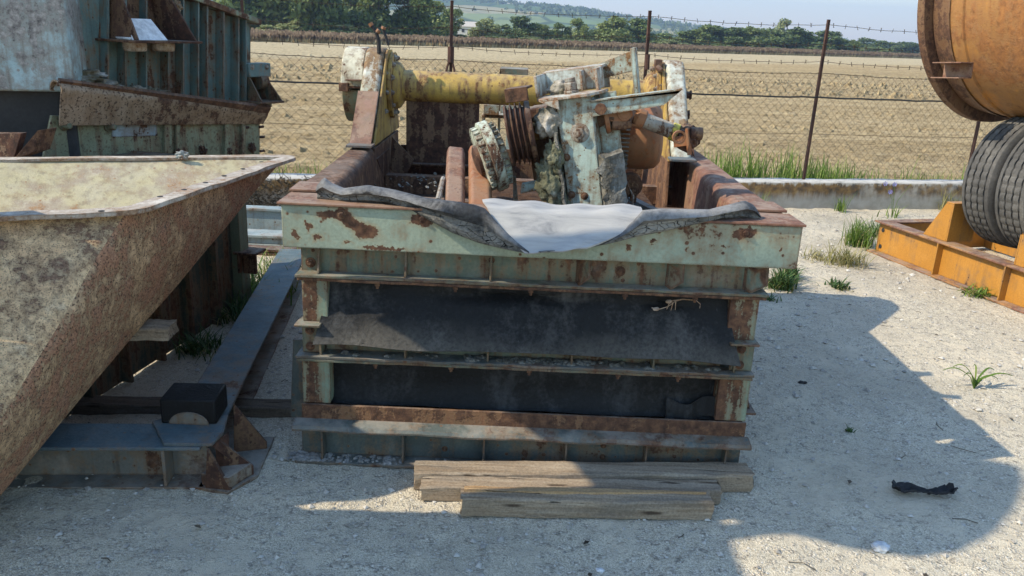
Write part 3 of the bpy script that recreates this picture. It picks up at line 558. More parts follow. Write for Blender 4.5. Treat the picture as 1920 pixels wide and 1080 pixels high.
# ------------------------------------------------------------------ plants
def blades(m, x, y, z, n, h, spread, r, wid=.006, droop=.5):
    for k in range(n):
        a = r.uniform(0, 2*PI); l = h*r.uniform(.45, 1.1); o = r.uniform(0, spread*.5); lx, ly = math.cos(a), math.sin(a); px, py = -ly, lx
        tilt = r.uniform(.1, .9)*spread/max(h, .01); pts = []
        bx, by = x+r.gauss(0, spread*.35), y+r.gauss(0, spread*.35); dro = droop*r.uniform(.3, 1.2)
        for i in range(5):
            t = i/4; hz = l*(t-dro*t*t*.55); out = l*tilt*t*(.4+.6*t)+l*dro*t*t*.4; w = wid*(1-t)**.7*(1 if i else .7)+.0004
            pts.append(((bx+lx*out-px*w, by+ly*out-py*w, z+hz), (bx+lx*out+px*w, by+ly*out+py*w, z+hz)))
        m.grid([list(p) for p in pts])
def tuft(name, px, py, n, h, sp, mat, label, cat='grass tuft', seed=0, wid=.006, droop=.5, group=None):
    p = onZ(px, py, 0); m = MB(); z = ground_z(p.x, p.y); blades(m, p.x, p.y, z-.005, int(n*1.6), h, sp, random.Random(seed), wid*.75, droop)
    o = tag(m.build(name, mat, None, 0, loc=(p.x, p.y, z), normals=False), label, cat, group)
    if n > 35:
        m = MB(); blades(m, p.x, p.y, z-.005, n//2, h*.8, sp*1.15, random.Random(seed+100), wid*.6, droop*1.3); m.build('dry_blades', M['grassdry'], o, 0, normals=False)
    return o
r = random.Random(5); m = MB()
for k in range(260):
    x = r.uniform(1.6, 3.9)if k < 190 else r.uniform(-2.5, 6); y = fy(x)+r.uniform(.25, .75); hh = (r.uniform(.36, .62)*(.62+.42*math.exp(-((x-2.6)/.75)**2))) if k < 190 else r.uniform(.3, .4)
    blades(m, x, y, .02, 7, hh*1.25, .09, r, .0085, .45)
for k in range(240):
    x = r.uniform(3.2, 7.5) if k < 150 else r.uniform(-4, -.9); y = fy(x)+r.uniform(.2, .5); blades(m, x, y, .02, 7, r.uniform(.34, .46), .08, r, .006, .45)
tag(m.build('verge_grass', M['grass'], None, 0, loc=(2.5, 8.6, 0), normals=False), 'green grass growing behind the low wall', 'grass', None, 'stuff')
tuft('grass_tuft', 1607, 462, 110, .3, .17, M['grass'], 'large green grass tuft before the wall, left of the ochre frame end', seed=1)
tuft('grass_tuft', 1640, 445, 60, .2, .16, M['weed'], 'dark green tuft touching the end of the ochre frame', seed=2)
tuft('dry_grass_tuft', 1585, 498, 90, .2, .2, M['grassdry'], 'straw-coloured grass tuft in front of the large green tuft', seed=3)
tuft('dry_grass_tuft', 1535, 487, 40, .12, .2, M['grassdry'], 'thin dry grass patch just right of the green front beam', seed=33)
tuft('weed_clump', 1462, 540, 120, .17, .13, M['weed'], 'dark green weed clump beside the right foot of the deck stack', 'weed', seed=4, wid=.011, droop=.8)
tuft('weed_clump', 1478, 522, 80, .14, .1, M['weed'], 'smaller weed clump under the right end of the green front beam', 'weed', seed=44, wid=.011, droop=.8)
tuft('weed_clump', 1572, 541, 46, .09, .1, M['weed'], 'small dark weed on the gravel at the shadow edge', 'weed', seed=5, wid=.01, droop=.9)
tuft('weed_clump', 1832, 553, 50, .1, .16, M['grass'], 'low green weed lying along the foot of the ochre frame', 'weed', seed=6, wid=.009, droop=1.)
tuft('weed_clump', 1438, 562, 24, .06, .09, M['weed'], 'sparse little weed in the shade right of the deck stack', 'weed', seed=7, wid=.007)
tuft('weed_clump', 1592, 806, 16, .035, .02, M['weed'], 'tiny lone green sprig on the shaded gravel', 'weed', seed=8, wid=.006, droop=.9)
tuft('grass_tuft', 1420, 395, 20, .22, .1, M['grass'], 'thin grass blades at the wall foot behind the green front beam', seed=55)
tuft('grass_tuft', 1575, 400, 26, .24, .08, M['grass'], 'upright grass sprig at the wall foot above the large tuft', seed=9)
tuft('grass_tuft', 1775, 398, 40, .3, .2, M['grassdry'], 'tall thin dry grass between the wall and the ochre wheel chock', seed=10)
tuft('grass_tuft', 487, 556, 160, .24, .3, M['grass'], 'bright green grass in the gap between dark machine and long beam', seed=11, wid=.007)
tuft('grass_tuft', 530, 510, 70, .2, .2, M['grass'], 'green grass at the far end of the long beam', seed=12)
tuft('grass_tuft', 375, 660, 90, .13, .16, M['weed'], 'shaded grass tuft on gravel under the hopper', seed=13)
tuft('grass_tuft', 455, 600, 90, .2, .2, M['weed'], 'shaded grass against the foot of the dark machine', seed=14)
tuft('grass_tuft', 1880, 470, 40, .16, .16, M['grassdry'], 'grass sprig under the twin tyres inside the ochre frame', seed=15)
# chicory by the wall
def chicory(px, py, h, label, seed):
    p = onZ(px, py, 0); r = random.Random(seed); o = thing('flowering_weed', label, 'weed', (p.x, p.y, 0)); m = MB(); tips = []
    for k in range(4):
        a = r.uniform(0, 6.28); q = [(p.x, p.y, 0), (p.x+.03*math.cos(a), p.y+.03*math.sin(a), h*.5), (p.x+.14*math.cos(a), p.y+.1*math.sin(a), h*r.uniform(.75, 1.05))]; m.tube(q, .003, 4, .0015); tips.append(q[-1])
    blades(m, p.x, p.y, 0, 14, h*.5, .12, r, .006); m.build('stem', M['grass'], o, 0, normals=False); f = MB()
    for t_ in tips[:3]:
        for k in range(7): a = k*2*PI/7; f.add([t_, (t_[0]+.022*math.cos(a-.25), t_[1]-.006, t_[2]+.022*math.sin(a-.25)), (t_[0]+.026*math.cos(a), t_[1]-.008, t_[2]+.026*math.sin(a)), (t_[0]+.022*math.cos(a+.25), t_[1]-.006, t_[2]+.022*math.sin(a+.25))], [(0, 1, 2, 3)])
    f.build('petals', M['flower'], o, 0, normals=False)
chicory(1672, 408, .36, 'tall thin weed with blue flowers in front of the wall', 3)
# lone long-leaved seedling
p = onZ(1826, 727, 0); m = MB(); z = ground_z(p.x, p.y)
for (a, l, up) in ((3.0, .17, .07), (2.5, .12, .08), (.15, .2, .05), (.5, .13, .07), (1.4, .09, .08), (-.4, .1, .05), (3.6, .1, .06)):
    rows = []
    for i in range(7):
        t = i/6; w = .008*math.sin(PI*min(t+.12, 1))**.6+.0005; x = p.x+math.cos(a)*l*t; y = p.y+math.sin(a)*l*t*.8; zz = z+.035*(1 if i else .0)+up*math.sin(t*2.3)
        rows.append([(x, y-w, zz), (x, y, zz-.004), (x, y+w, zz)])
    m.grid(rows)
m.tube([(p.x, p.y, z-.01), (p.x, p.y, z+.05)], .004, 5)
tag(m.build('seedling', M['grass'], None, 0, loc=(p.x, p.y, z), normals=False), 'lone long-leaved green seedling on the sunlit gravel', 'weed')
# dead vines over the wall on the left
r = random.Random(9); m = MB()
for k in range(520):
    x = r.uniform(-2.75, -1.25); y = wall_y(x)-r.uniform(.0, .14); z = r.uniform(.0, .3); a = r.uniform(-.9, .9); l = r.uniform(.08, .3); pts = []
    for i in range(5): t = i/4; pts.append((x+l*math.sin(a)*t+r.gauss(0, .012), y-.05*math.sin(t*3)+r.gauss(0, .01), z+l*(math.cos(a)*t-.9*t*t)+r.gauss(0, .01)))
    m.tube(pts, .0035, 3, .0015)
for k in range(900):
    x = r.uniform(-2.75, -1.25); y = wall_y(x)-r.uniform(.02, .2); z = max(0, r.gauss(.15, .08)); s = r.uniform(.008, .022); a, b = r.uniform(0, 6.28), r.uniform(-1, 1)
    v1 = Vector((math.cos(a), math.sin(a)*.4, b))*s; v2 = Vector((-math.sin(a), .4*math.cos(a), r.uniform(-1, 1)))*s; q = Vector((x, y, z)); m.add([q-v1, q-v2*.6, q+v1, q+v2*.6], [(0, 1, 2, 3)])
tag(m.build('dead_vines', M['vine'], None, 0, loc=(-2, 7.3, 0), normals=False), 'tangle of dead brown vines hanging on the low wall at left', 'vine', None, 'stuff')
# ================================================================== THE STACK
YF = 2.84
# ---- top frame
tf = thing('vibrating_screen', 'pale green rusty screen frame with two uprights and a yellow cross tube, topping the stack', 'screen frame', (.09, 3.9, .88))
m = MB(); m.box(-.838, 1.03, YF, YF+.012, .872, 1.03); m.box(-.838, 1.03, YF+.012, YF+.1, .872, .882); m.box(-.838, -.826, YF+.012, 2.98, .882, 1.03); m.box(1.018, 1.03, YF+.012, 2.98, .882, 1.03)
fb = m.build('front_beam', M['fascia'], tf, .004)
for px, py in ((640, 402), (792, 410), (1398, 437)):
    q = onY(px, py, YF); MB().bolt((q.x, YF-.001, q.z), (0, -1, 0), .011, .006).build('bolt', M['rustdark'], fb, 0)
# top flange plates with slightly wavy edges
def plate(poly, z, th, mat, name, par, wob=.003):
    pts = []
    for (a, b) in zip(poly, poly[1:]+poly[:1]):
        n = max(1, int((Vector(b)-Vector(a)).length/.12))
        for i in range(n):
            t = i/n; pts.append((a[0]+(b[0]-a[0])*t+random.uniform(-wob, wob), a[1]+(b[1]-a[1])*t+random.uniform(-wob, wob), z))
    return MB().prism(pts, (0, 0, th)).build(name, mat, par, .002)
plate([(-.848, 2.828), (1.04, 2.832), (1.035, 3.02), (.9, 3.02), (.8, 2.95), (-.6, 2.95), (-.7, 3.02), (-.85, 3.02)], 1.031, .009, M['rusttop'], 'top_flange', tf)
plate([(-.862, 3.03), (-.715, 3.03), (-.72, 3.2), (-.862, 3.2)], 1.04, .01, M['rusttop'], 'flange_strip', tf)
plate([(.885, 3.03), (1.032, 3.03), (1.03, 3.2), (.885, 3.2)], 1.04, .01, M['rusttop'], 'flange_strip', tf)
# side rails: folded plates with a rounded inner top edge
for s, x0, x1 in ((-1, -.86, -.715), (1, 1.02, .87)):
    rows = []
    for i in range(15):
        y = 3.0+i*.15; w = 1-.25*min(max((y-3.4)/.9, 0), 1); xi = x0+(x1-x0)*w; zt = 1.034+.012*min(max((y-3.6)/.7, 0), 1); rr = .045; sg = 1 if x1 > x0 else -1; row = [(x0, y, .885), (x0, y, zt)]
        for k in range(7):
            a = PI/2*k/6; row.append((xi-sg*rr+sg*rr*math.sin(a), y, zt-rr+rr*math.cos(a)))
        row += [(xi+sg*.004, y, .9), (xi+sg*.02, y, .62)]; rows.append(row)
    MB().sheet(rows, .008*(1 if s < 0 else -1)).build('side_rail', M['rust'] if s < 0 else M['rusttop'], tf, 0, ang=50)
# uprights: side profile is a wedge, front face leans back
def profile(y_off=0.): return [(4.22, 1.05), (4.62, 1.50), (4.70, 1.545), (4.86, 1.545), (4.93, 1.50), (5.12, 1.05)]
ups = []
for s, xo, xi in ((-1, -.87, -.765), (1, .905, .80)):
    m = MB(); sg = 1 if xi > xo else -1
    P_ = [(4.22, 1.05), (4.63, 1.475), (4.665, 1.515), (4.71, 1.535), (4.84, 1.535), (4.93, 1.47), (5.12, 1.05)]
    if s < 0: P_ = [(4.24, 1.06), (4.46, 1.29), (4.63, 1.475), (4.665, 1.515), (4.71, 1.535), (4.84, 1.535), (4.93, 1.47), (5.12, 1.06)]
    m.prism([(xo, y, z) for y, z in P_], (xi-xo, 0, 0)); u_ = m.build('upright', M['pale'], tf, .022, 4); ups.append(u_)
    m = MB(); m.prism([(xi+sg*.004, y+.015, z-.008) for y, z in P_], (sg*.012, 0, 0)); m.build('side_plate', M['yellow'], u_, .002)
    MB().prism([(xi+sg*.001, 4.2, .72), (xi+sg*.001, 4.26, 1.04), (xi+sg*.001, 5.1, 1.04), (xi+sg*.001, 5.14, .72)], (sg*.014, 0, 0)).build('lower_plate', M['rust'], u_, .002)
    if s < 0:
        MB().prism([(xo-.004, 4.225, 1.062), (xi+.002, 4.225, 1.062), (xi+.002, 4.475, 1.312), (xo-.004, 4.475, 1.312)], Vector((0, -.7, .7))*.006).build('rust_patch_plate', M['rusttop'], u_, .001)
    m = MB(); m.box(xo-.008, xi+sg*.02+.0, 4.14, 4.24, 1.056, 1.068) if s < 0 else m.box(xi-.02, xo+.008, 4.14, 4.24, 1.056, 1.068); m.build('foot_plate', M['skid'], u_, .002)
    # yellow bolted flange and the rings of the cross tube
    m = MB(); X0 = xi+sg*.018
    m.lathe((X0, 4.82, 1.33), (sg, 0, 0), [(0, .185), (.022, .185)], 40); m.lathe((X0+sg*.022, 4.82, 1.33), (sg, 0, 0), [(0, .135), (.03, .128), (.05, .1)], 40)
    fl = m.build('tube_flange', M['yellow'], u_, .003)
    for k in range(12):
        a = 2*PI*k/12+.2; MB().bolt((X0+sg*.022, 4.82+.158*math.cos(a), 1.33+.158*math.sin(a)), (sg, 0, 0), .012, .014).build('bolt', M['steel'], fl, 0)
    for k in range(3):
        MB().bolt((X0-sg*.004, 4.6+.03*k, 1.2+.1*k), (sg, 0, 0), .012, .014).build('bolt', M['steel'], u_, 0)
MB().lathe((-.74, 4.82, 1.33), (1, 0, 0), [(0, .1)]+[(.02+1.48*i/20, .087+.0007*math.sin(i*1.7)) for i in range(21)]+[(1.53, .1)], 48).build('cross_tube', M['yellow'], tf, 0)
# exciter housing outside the left upright
m = MB()
def arc(cx, cz, rad, a0, a1, n, x): return [(x, cx+rad*math.cos(a0+(a1-a0)*i/n), cz+rad*math.sin(a0+(a1-a0)*i/n)) for i in range(n+1)]
m.prism(arc(4.82, 1.33, .205, -.05, PI+.05, 26, -1.0), (.125, 0, 0)); eh = m.build('exciter_guard', M['cream'], tf, .006)
MB().prism(arc(4.82, 1.318, .203, PI+.06, 2*PI-.06, 26, -.995), (.115, 0, 0)).build('guard_bottom', M['greendull'], eh, .006)
m = MB(); m.box(-.96, -.878, 4.55, 4.62, 1.36, 1.366); m.box(-1.0, -.878, 4.585, 4.6, 1.318, 1.33); m.box(-1.0, -.95, 4.57, 4.61, 1.3, 1.345); m.build('guard_bracket', M['rust'], eh, .002)
for px, py, nx_, nz_ in ((1288, 178, .045, 0), (1285, 215, .03, 0)):
    q = onY(px, py, 4.7); m = MB(); m.cyl((.9, 4.7, q.z), (.955, 4.7, q.z), .02, n=12); m.cyl((.955, 4.7, q.z), (.962, 4.7, q.z), .028, n=6); m.build('stud', M['rustdark'], ups[1], 0)
m = MB(); q = onY(1233, 118, 4.7); m.box(q.x-.02, q.x+.02, 4.66, 4.7, q.z-.03, q.z+.02); m.cyl((q.x-.01, 4.65, q.z-.02), (q.x+.015, 4.63, q.z-.04), .016, n=8); m.build('lifting_lug', M['rustdark'], ups[1], .003)
# hose ends on the left upright
for pts in ([(711, 100), (710, 78), (706, 62), (698, 50), (694, 43)], [(728, 85), (724, 70), (718, 56), (720, 50)], [(706, 62), (711, 56)]):
    w3 = [onY(a, b, 4.66) for a, b in pts]; h_ = MB().tube(w3, .012 if pts[0] != (728, 85) else .0075, 8, .008).build('hose', M['hose'], ups[0], 0)
    MB().tube([w3[-2].lerp(w3[-1], .2), w3[-1]], .0135, 8).build('hose_fitting', M['rustorange'], h_, 0)
# rear plate, floor, cross members
m = MB(); m.box(-.66, -.235, 4.80, 4.812, .88, 1.27); m.box(-.66, -.235, 4.75, 4.80, .88, .892); m.build('rear_plate', M['rustdark'], tf, .003)
m = MB(); m.prism([(-.755, 4.3, .98), (-.755, 4.72, .98), (-.755, 4.72, .72)], (.01, 0, 0)); m.prism([(-.73, 4.7, 1.05), (-.6, 4.7, .92), (-.66, 4.7, .8), (-.74, 4.7, .86)], (0, .012, 0)); m.build('corner_gusset', M['rustdark'], tf, .002)
m = MB(); m.box(-.74, .88, 2.95, 5.1, .635, .645); m.build('floor_plate', M['rustdark'], tf, 0)
for y0, zt in ((3.25, .83), (3.95, .84), (4.5, .86)):
    m = MB(); m.box(-.735, .875, y0, y0+.01, zt-.1, zt); m.box(-.735, .875, y0+.01, y0+.09, zt-.012, zt-.001); m.build('cross_member', M['rust'], tf, .002)
m = MB(); m.box(-.735, .875, 5.1, 5.11, .66, .95); m.build('rear_wall', M['rustdark'], tf, .002)
m = MB()                       # perforated screen cloth
for i in range(40): m.box(-.2+i*.022, -.194+i*.022, 3.35, 4.4, .852, .856)
for j in range(48): m.box(-.2, .68, 3.35+j*.022, 3.356+j*.022, .856, .860)
m.build('screen_cloth', M['rust'], tf, 0)
m = MB(); r = random.Random(3)
for k in range(110):
    x, y = r.gauss(-.55, .1), r.gauss(4.35, .16); s = r.uniform(.003, .013); zz = .648 if r.random() < .6 else .862
    m.lathe((x, y, zz), (r.uniform(-.9, .9), r.uniform(-.9, .9), 1), [(0, s), (s*.25, s*.9), (s*.35, s*.4)], 5)
tag(m.build('debris_in_frame', M['gunk'], tf, 0), kind='stuff')
# slanted bars inside the trough on the right
for pts, w in (([(.42, 4.3, .9), (.86, 3.1, .86)], .022), ([(.36, 4.1, .87), (.6, 3.2, .85)], .014)):
    a, b = map(Vector, pts); d_ = (b-a); q = Vector((w, .0, 0)); MB().prism([a-q, a+q, a+q+Vector((0, 0, .02)), a-q+Vector((0, 0, .02))], d_).build('brace_bar', M['skid'], tf, .002)
# ---- loose steel pieces lying in the trough
def channel(px, py0, py1, y0, y1, w, lbl, mat, cutl):
    a = onY(px, py0, y0); b = onY(px+cutl, py1, y1); d_ = (b-a); L = d_.length; ez = d_.normalized(); ex = Vector((1, 0, 0)); ey = ez.cross(ex).normalized(); ex = ey.cross(ez)
    m = MB(FR(a, ex, ey, ez)); rows = []
    for i in range(9):
        t = L*i/8; row = []
        for k in range(13):
            f = k/12*2-1; x_ = w/2*f; dep = .03*max(0, abs(f)-.78)/.22; tt = t-(.022*(1-f) if lbl[0] == 'r' else .0)*(i/8)-(.03*(f+1)/2)*(i/8)*.8
            row.append((x_, dep, tt))
        rows.append(row)
    m.sheet(rows, .006); return tag(m.build('steel_channel', mat, None, 0, loc=a, ang=50), lbl, 'steel channel', 'loose rusty channels leaning in the trough')
channel(852, 378, 274, 3.3, 3.95, .088, 'loose rusty channel with flaking yellowish stain, left of the pair in the trough', M['rusttop'], 3)
channel(902, 388, 272, 3.25, 3.9, .1, 'plain orange-brown rusty channel, beside the pale toothed wheel', M['rustorange'], -4)
a, b = onY(821, 376, 3.3), onY(831, 335, 3.6); tag(MB().tube([a, a.lerp(b, .5), b], .012, 8).build('steel_rod', M['steel'], None, 0, loc=a), 'short grey steel rod standing left of the loose channels', 'rod')
a = [onY(x, y, 3.4) for x, y in ((1192, 398), (1186, 380), (1188, 368), (1178, 350), (1176, 340))]; tag(MB().tube(a, .0035, 6).build('loose_wire', M['steel'], None, 0, loc=a[0]), 'thin pale wire hanging down right of the gearbox column', 'wire')
m = MB(); q = onY(1000, 352, 3.5); m.prism([q+Vector((-.055, 0, -.03)), q+Vector((.05, 0, -.005)), q+Vector((.055, .0, .035)), q+Vector((-.05, 0, .012))], (0, .02, .006)); m.prism([q+Vector((-.085, -.06, -.12)), q+Vector((-.06, -.06, -.12)), q+Vector((-.085, .05, .04)), q+Vector((-.092, .05, .04))], (.008, 0, 0))
tag(m.build('bracket_scrap', M['gear'], None, .002, loc=q), 'small peeling bracket lying before the rusty screen cloth', 'scrap bracket')
# box tube ends seen behind the trough
m = MB()
for px, py, w, mt in ((921, 207, .045, 0),):
    q = onY(px, py, 5.3)
    m.box(q.x-.05, q.x+.05, 5.3, 5.32, q.z-.03, q.z+.035)
    m.box(q.x-.05, q.x+.1, 5.32, 5.9, q.z-.05, q.z-.03); m.box(q.x+.06, q.x+.2, 5.25, 5.35, q.z-.01, q.z+.04); m.box(q.x-.06, q.x+.2, 5.3, 5.4, q.z-.35, q.z-.3); m.box(q.x-.06, q.x-.04, 5.3, 5.4, q.z-.6, q.z-.03); m.box(q.x+.1, q.x+.14, 5.3, 5.4, q.z-.6, q.z)
m.build('rear_support', M['gear'], tf, .003)
q = onY(965, 138, 5.6); m = MB(); m.box(q.x-.1, q.x+.09, 5.58, 5.6, q.z-.03, q.z+.03); m.box(q.x-.1, q.x+.09, 5.6, 5.9, q.z+.018, q.z+.03); m.box(q.x-.1, q.x-.09, 5.58, 5.9, q.z-.9, q.z+.018); m.box(q.x+.08, q.x+.09, 5.6, 5.9, q.z-.9, q.z+.018); m.build('rear_tray', M['deckpaint'], tf, .002)

# ---- deck frames
def deck_sides(root, z0, z1, x0, x1, mat):
    m = MB(); m.box(x0, x0+.012, 2.93, 5.1, z0, z1); m.box(x1-.012, x1, 2.93, 5.1, z0, z1); m.build('side_wall', mat, root, .002)
    m = MB(); m.box(x0+.012, x1-.012, 5.09, 5.1, z0, z1); m.build('rear_wall', mat, root, .002)
def stiffeners(root, xs_, yw, yf, z0, z1, mat, cut=0., splay=None):
    for i, x in enumerate(xs_):
        dx = (splay[i] if splay else 0); MB().prism([(x, yw, z0), (x+dx*.2, yf, z0), (x+dx, yf+cut*.4, z0+.018+cut*.5), (x+dx, yf+cut, z1), (x, yw, z1)], (.008, 0, 0)).build('stiffener', mat, root, .0015)
def seam(root, x0, x1, yf, z, mat, name='bottom_flange', y1=2.97):
    rows = [(x0+(x1-x0)*i/40, yf+random.uniform(-.004, .004), z) for i in range(41)]
    MB().prism(rows+[(x1, y1, z), (x0, y1, z)], (0, 0, .011)).build(name, mat, root, .002)
def nuts(root, pts, y, r=.009):
    for x, z in pts: MB().bolt((x, y, z), (0, -1, 0), r, .008).build('bolt', M['rust'], root, 0)
def under(root, pts, y, z):
    for x in pts:
        m = MB(); m.cyl((x, y, z), (x, y, z-.012), .01, n=6); m.cyl((x, y, z-.012), (x, y, z-.022), .0055, n=8); m.build('bolt', M['rust'], root, 0)
d1 = thing('screen_deck', 'upper deck of the stack, ribbed green beam over a flared torn rubber sheet', 'screen deck', (.06, 3.9, .45))
m = MB(); m.box(-.79, .935, 2.905, 2.93, .765, .871); m.build('beam_web', M['deckpaint'], d1, .002)
seam(d1, -.80, .945, 2.845, .758, M['deckpaint']); seam(d1, -.795, .94, 2.85, .7445, M['rust'], 'top_flange')
stiffeners(d1, [-.722, -.40, -.085, .235, .57, .86], 2.905, 2.858, .769, .866, M['deckpaint'], .02, [0, .0, 0, .045, .055, .075])
nuts(d1, [(-.755, .80), (.40, .818)], 2.905, .013); nuts(d1, [(-.08, .84)], 2.905, .008); under(d1, [-.5, -.21, .07, .42, .68], 2.865, .744)
for x0, x1 in ((-.785, -.69), (.818, .925)):
    m = MB(); m.box(x0, x1, 2.88, 2.892, .575, .744); m.box(x0, x0+.01, 2.892, 2.95, .575, .744); m.box(x1-.01, x1, 2.892, 2.95, .575, .744); m.build('corner_post', M['postrust'], d1, .003)
rows = []
for j in range(16):
    t = j/15; row = []
    for i in range(49):
        s = i/48; x0, x1 = -.69-.05*t**1.3, .818+.05*t**1.5; x = x0+(x1-x0)*s; sag = .014*math.sin(s*PI)
        y = 2.93-.105*t**1.25+.008*math.sin(s*9+t*2)*t+.006*math.sin(s*23); z = .744-.244*t+sag*t*.3+.004*math.sin(s*17)*t
        tear = .03*math.exp(-((t-.22)/.06)**2)*(math.exp(-((s-.47)/.16)**2)+.8*math.exp(-((s-.84)/.05)**2)); row.append((x, y+tear, z))
    rows.append(row)
rb = MB().sheet(rows, -.009).build('rubber_sheet', M['rubber'], d1, 0, ang=60)
MB().cyl((-.55, 2.836, .508), (-.55, 2.832, .508), .007, n=10).build('hole', M['dark'], rb, 0)
for pts in ([(1222, 577), (1235, 580), (1252, 575), (1266, 565), (1278, 562)], [(1252, 565), (1280, 561), (1305, 563), (1313, 570), (1312, 578)], [(1256, 566), (1250, 580)], [(1262, 566), (1258, 582)], [(1267, 565), (1266, 581)]):
    MB().tube([onY(a, b, 2.888) for a, b in pts], .0025, 5, .0012).build('torn_thread', M['lip'], rb, 0)
for a, b in ((1230, 580), (1254, 566)): q = onY(a, b, 2.885); MB().lathe((q.x-.012, q.y, q.z), (1, 0, .1), [(0, .003), (.006, .007), (.018, .008), (.024, .003)], 8).build('torn_fibre', M['lip'], rb, 0)
deck_sides(d1, .45, .872, -.79, .935, M['rustdark'])
for x0, x1, s in ((-.808, -.712, 0), (.826, .935, 1)):
    m = MB(); m.box(x0, x1, 2.835, 2.95, .566, .575); m.box(x0+.018, x1-.005, 2.878, 2.89, .45, .566); m.build('corner_bracket', M['deckpaint'], d1, .002)
    nuts(d1, [((x0+x1)/2, .475), ((x0+x1)/2, .54)], 2.878, .012)
d2 = thing('screen_deck', 'lower deck of the stack, dirt-caked ribbed beam over a recessed rubber sheet', 'screen deck', (.06, 3.9, .235))
m = MB(); m.box(-.71, .82, 2.92, 2.935, .447, .56); m.build('beam_web', M['deckpaint'], d2, .002)
seam(d2, -.81, .935, 2.845, .436, M['deckdark']); seam(d2, -.805, .93, 2.85, .4225, M['deckpaint'], 'top_flange')
stiffeners(d2, [-.722, -.40, -.085, .235, .547, .855], 2.92, 2.862, .447, .53, M['deckpaint'])
nuts(d2, [(.06, .495), (.33, .49)], 2.92, .009); under(d2, [-.51, -.22, .08, .42, .65], 2.865, .4225)
m = MB(); r = random.Random(4)
for k in range(120):
    x = r.choice([r.uniform(-.05, .3), r.uniform(-.2, .8), r.uniform(-.7, .8)]); s = r.uniform(.004, .014); m.lathe((x, r.uniform(2.868, 2.915), .446), (r.uniform(-.3, .3), r.uniform(-.3, .3), 1), [(0, s*1.5), (s*.5, s*1.1), (s*.8, s*.4)], 6)
tag(m.build('dirt_crumbs', M['gunk'], d2, 0), kind='stuff')
for x0, x1 in ((-.797, -.69), (.815, .935)):
    m = MB(); m.box(x0, x1, 2.88, 2.892, .236, .422); m.box(x0, x0+.01, 2.892, 2.95, .236, .422); m.box(x1-.01, x1, 2.892, 2.95, .236, .422); m.build('corner_post', M['postrust'], d2, .003)
rows = []
for j in range(12):
    t = j/11; rows.append([(-.70+1.53*i/40, 2.955-.045*max(0, t-.55)**1.5*2.4+.006*math.sin(i*.5+t*3), .424-.205*t) for i in range(41)])
MB().sheet(rows, -.009).build('rubber_sheet', M['rubber2'], d2, 0, ang=60)
rows = [[(.63+.19*i/12, 2.925+.012*math.sin(i*.9)-.02*j/5, .30-.02*math.sin(i*.4)-.075*j/5) for i in range(13)] for j in range(6)]
MB().sheet(rows, -.006).build('torn_sheet', M['rubber2'], d2, 0)
deck_sides(d2, .236, .45, -.80, .94, M['rustdark'])
MB().prism([(-.875, 3.05, .43), (-.81, 3.05, .43), (-.81, 3.05, .08), (-.9, 3.05, .08)], (0, .012, 0)).build('side_bracket', M['deckdark'], d2, .002)
m = MB(); m.prism([(.94, 3.0, .40), (.985, 3.0, .235), (.94, 3.0, .235)], (0, .01, 0)); m.box(.94, 1.0, 2.96, 3.06, .226, .235); m.build('side_bracket', M['rustdark'], d2, .002)
d3 = thing('base_frame', 'bottom frame of the stack with a rusty angle rail and dusty ribbed web', 'base frame', (.06, 3.9, .0))
m = MB(); m.box(-.80, .937, 2.868, 2.88, .172, .236); m.build('rusty_rail', M['rust'], d3, .003)
rows = []
for i in range(41):
    x = -.825+1.775*i/40; j = .003*math.sin(i*.7)+random.uniform(-.0015, .0015); rows.append([(x, 2.868, .176), (x, 2.84, .1715+j*.3), (x, 2.815, .166+j), (x, 2.806, .155+j), (x, 2.806, .148+j), (x, 2.868, .147)])
MB().grid(rows, True).add(rows[0]+rows[-1], [tuple(range(6)), tuple(range(11, 5, -1))]).build('rail_flange', M['deckdark'], d3, 0)
m = MB(); m.box(-.81, .935, 2.89, 2.905, .012, .147); m.build('beam_web', M['deckdark'], d3, .002)
seam(d3, -.822, .95, 2.815, .001, M['deckdark'])
stiffeners(d3, [-.722, -.405, -.087, .235, .549, .86], 2.89, 2.835, .012, .147, M['deckdark']); nuts(d3, [(-.24, .055), (.08, .05), (.39, .05), (.39, .1)], 2.89, .008)
m = MB(); r = random.Random(8)
for k in range(420):
    x = r.choice([r.gauss(-.79, .03), r.gauss(-.76, .05), r.uniform(-.8, -.4), r.uniform(-.8, .9)]); s = r.uniform(.002, .008); m.lathe((x, r.uniform(2.825, 2.885), .011), (r.uniform(-.6, .6), r.uniform(-.6, .6), 1), [(0, s*1.8), (s*.35, s*1.4), (s*.5, s*.5)], 6)
tag(m.build('dirt_crumbs', M['dirt'], d3, 0), kind='stuff')
deck_sides(d3, .0, .236, -.80, .94, M['rustdark'])
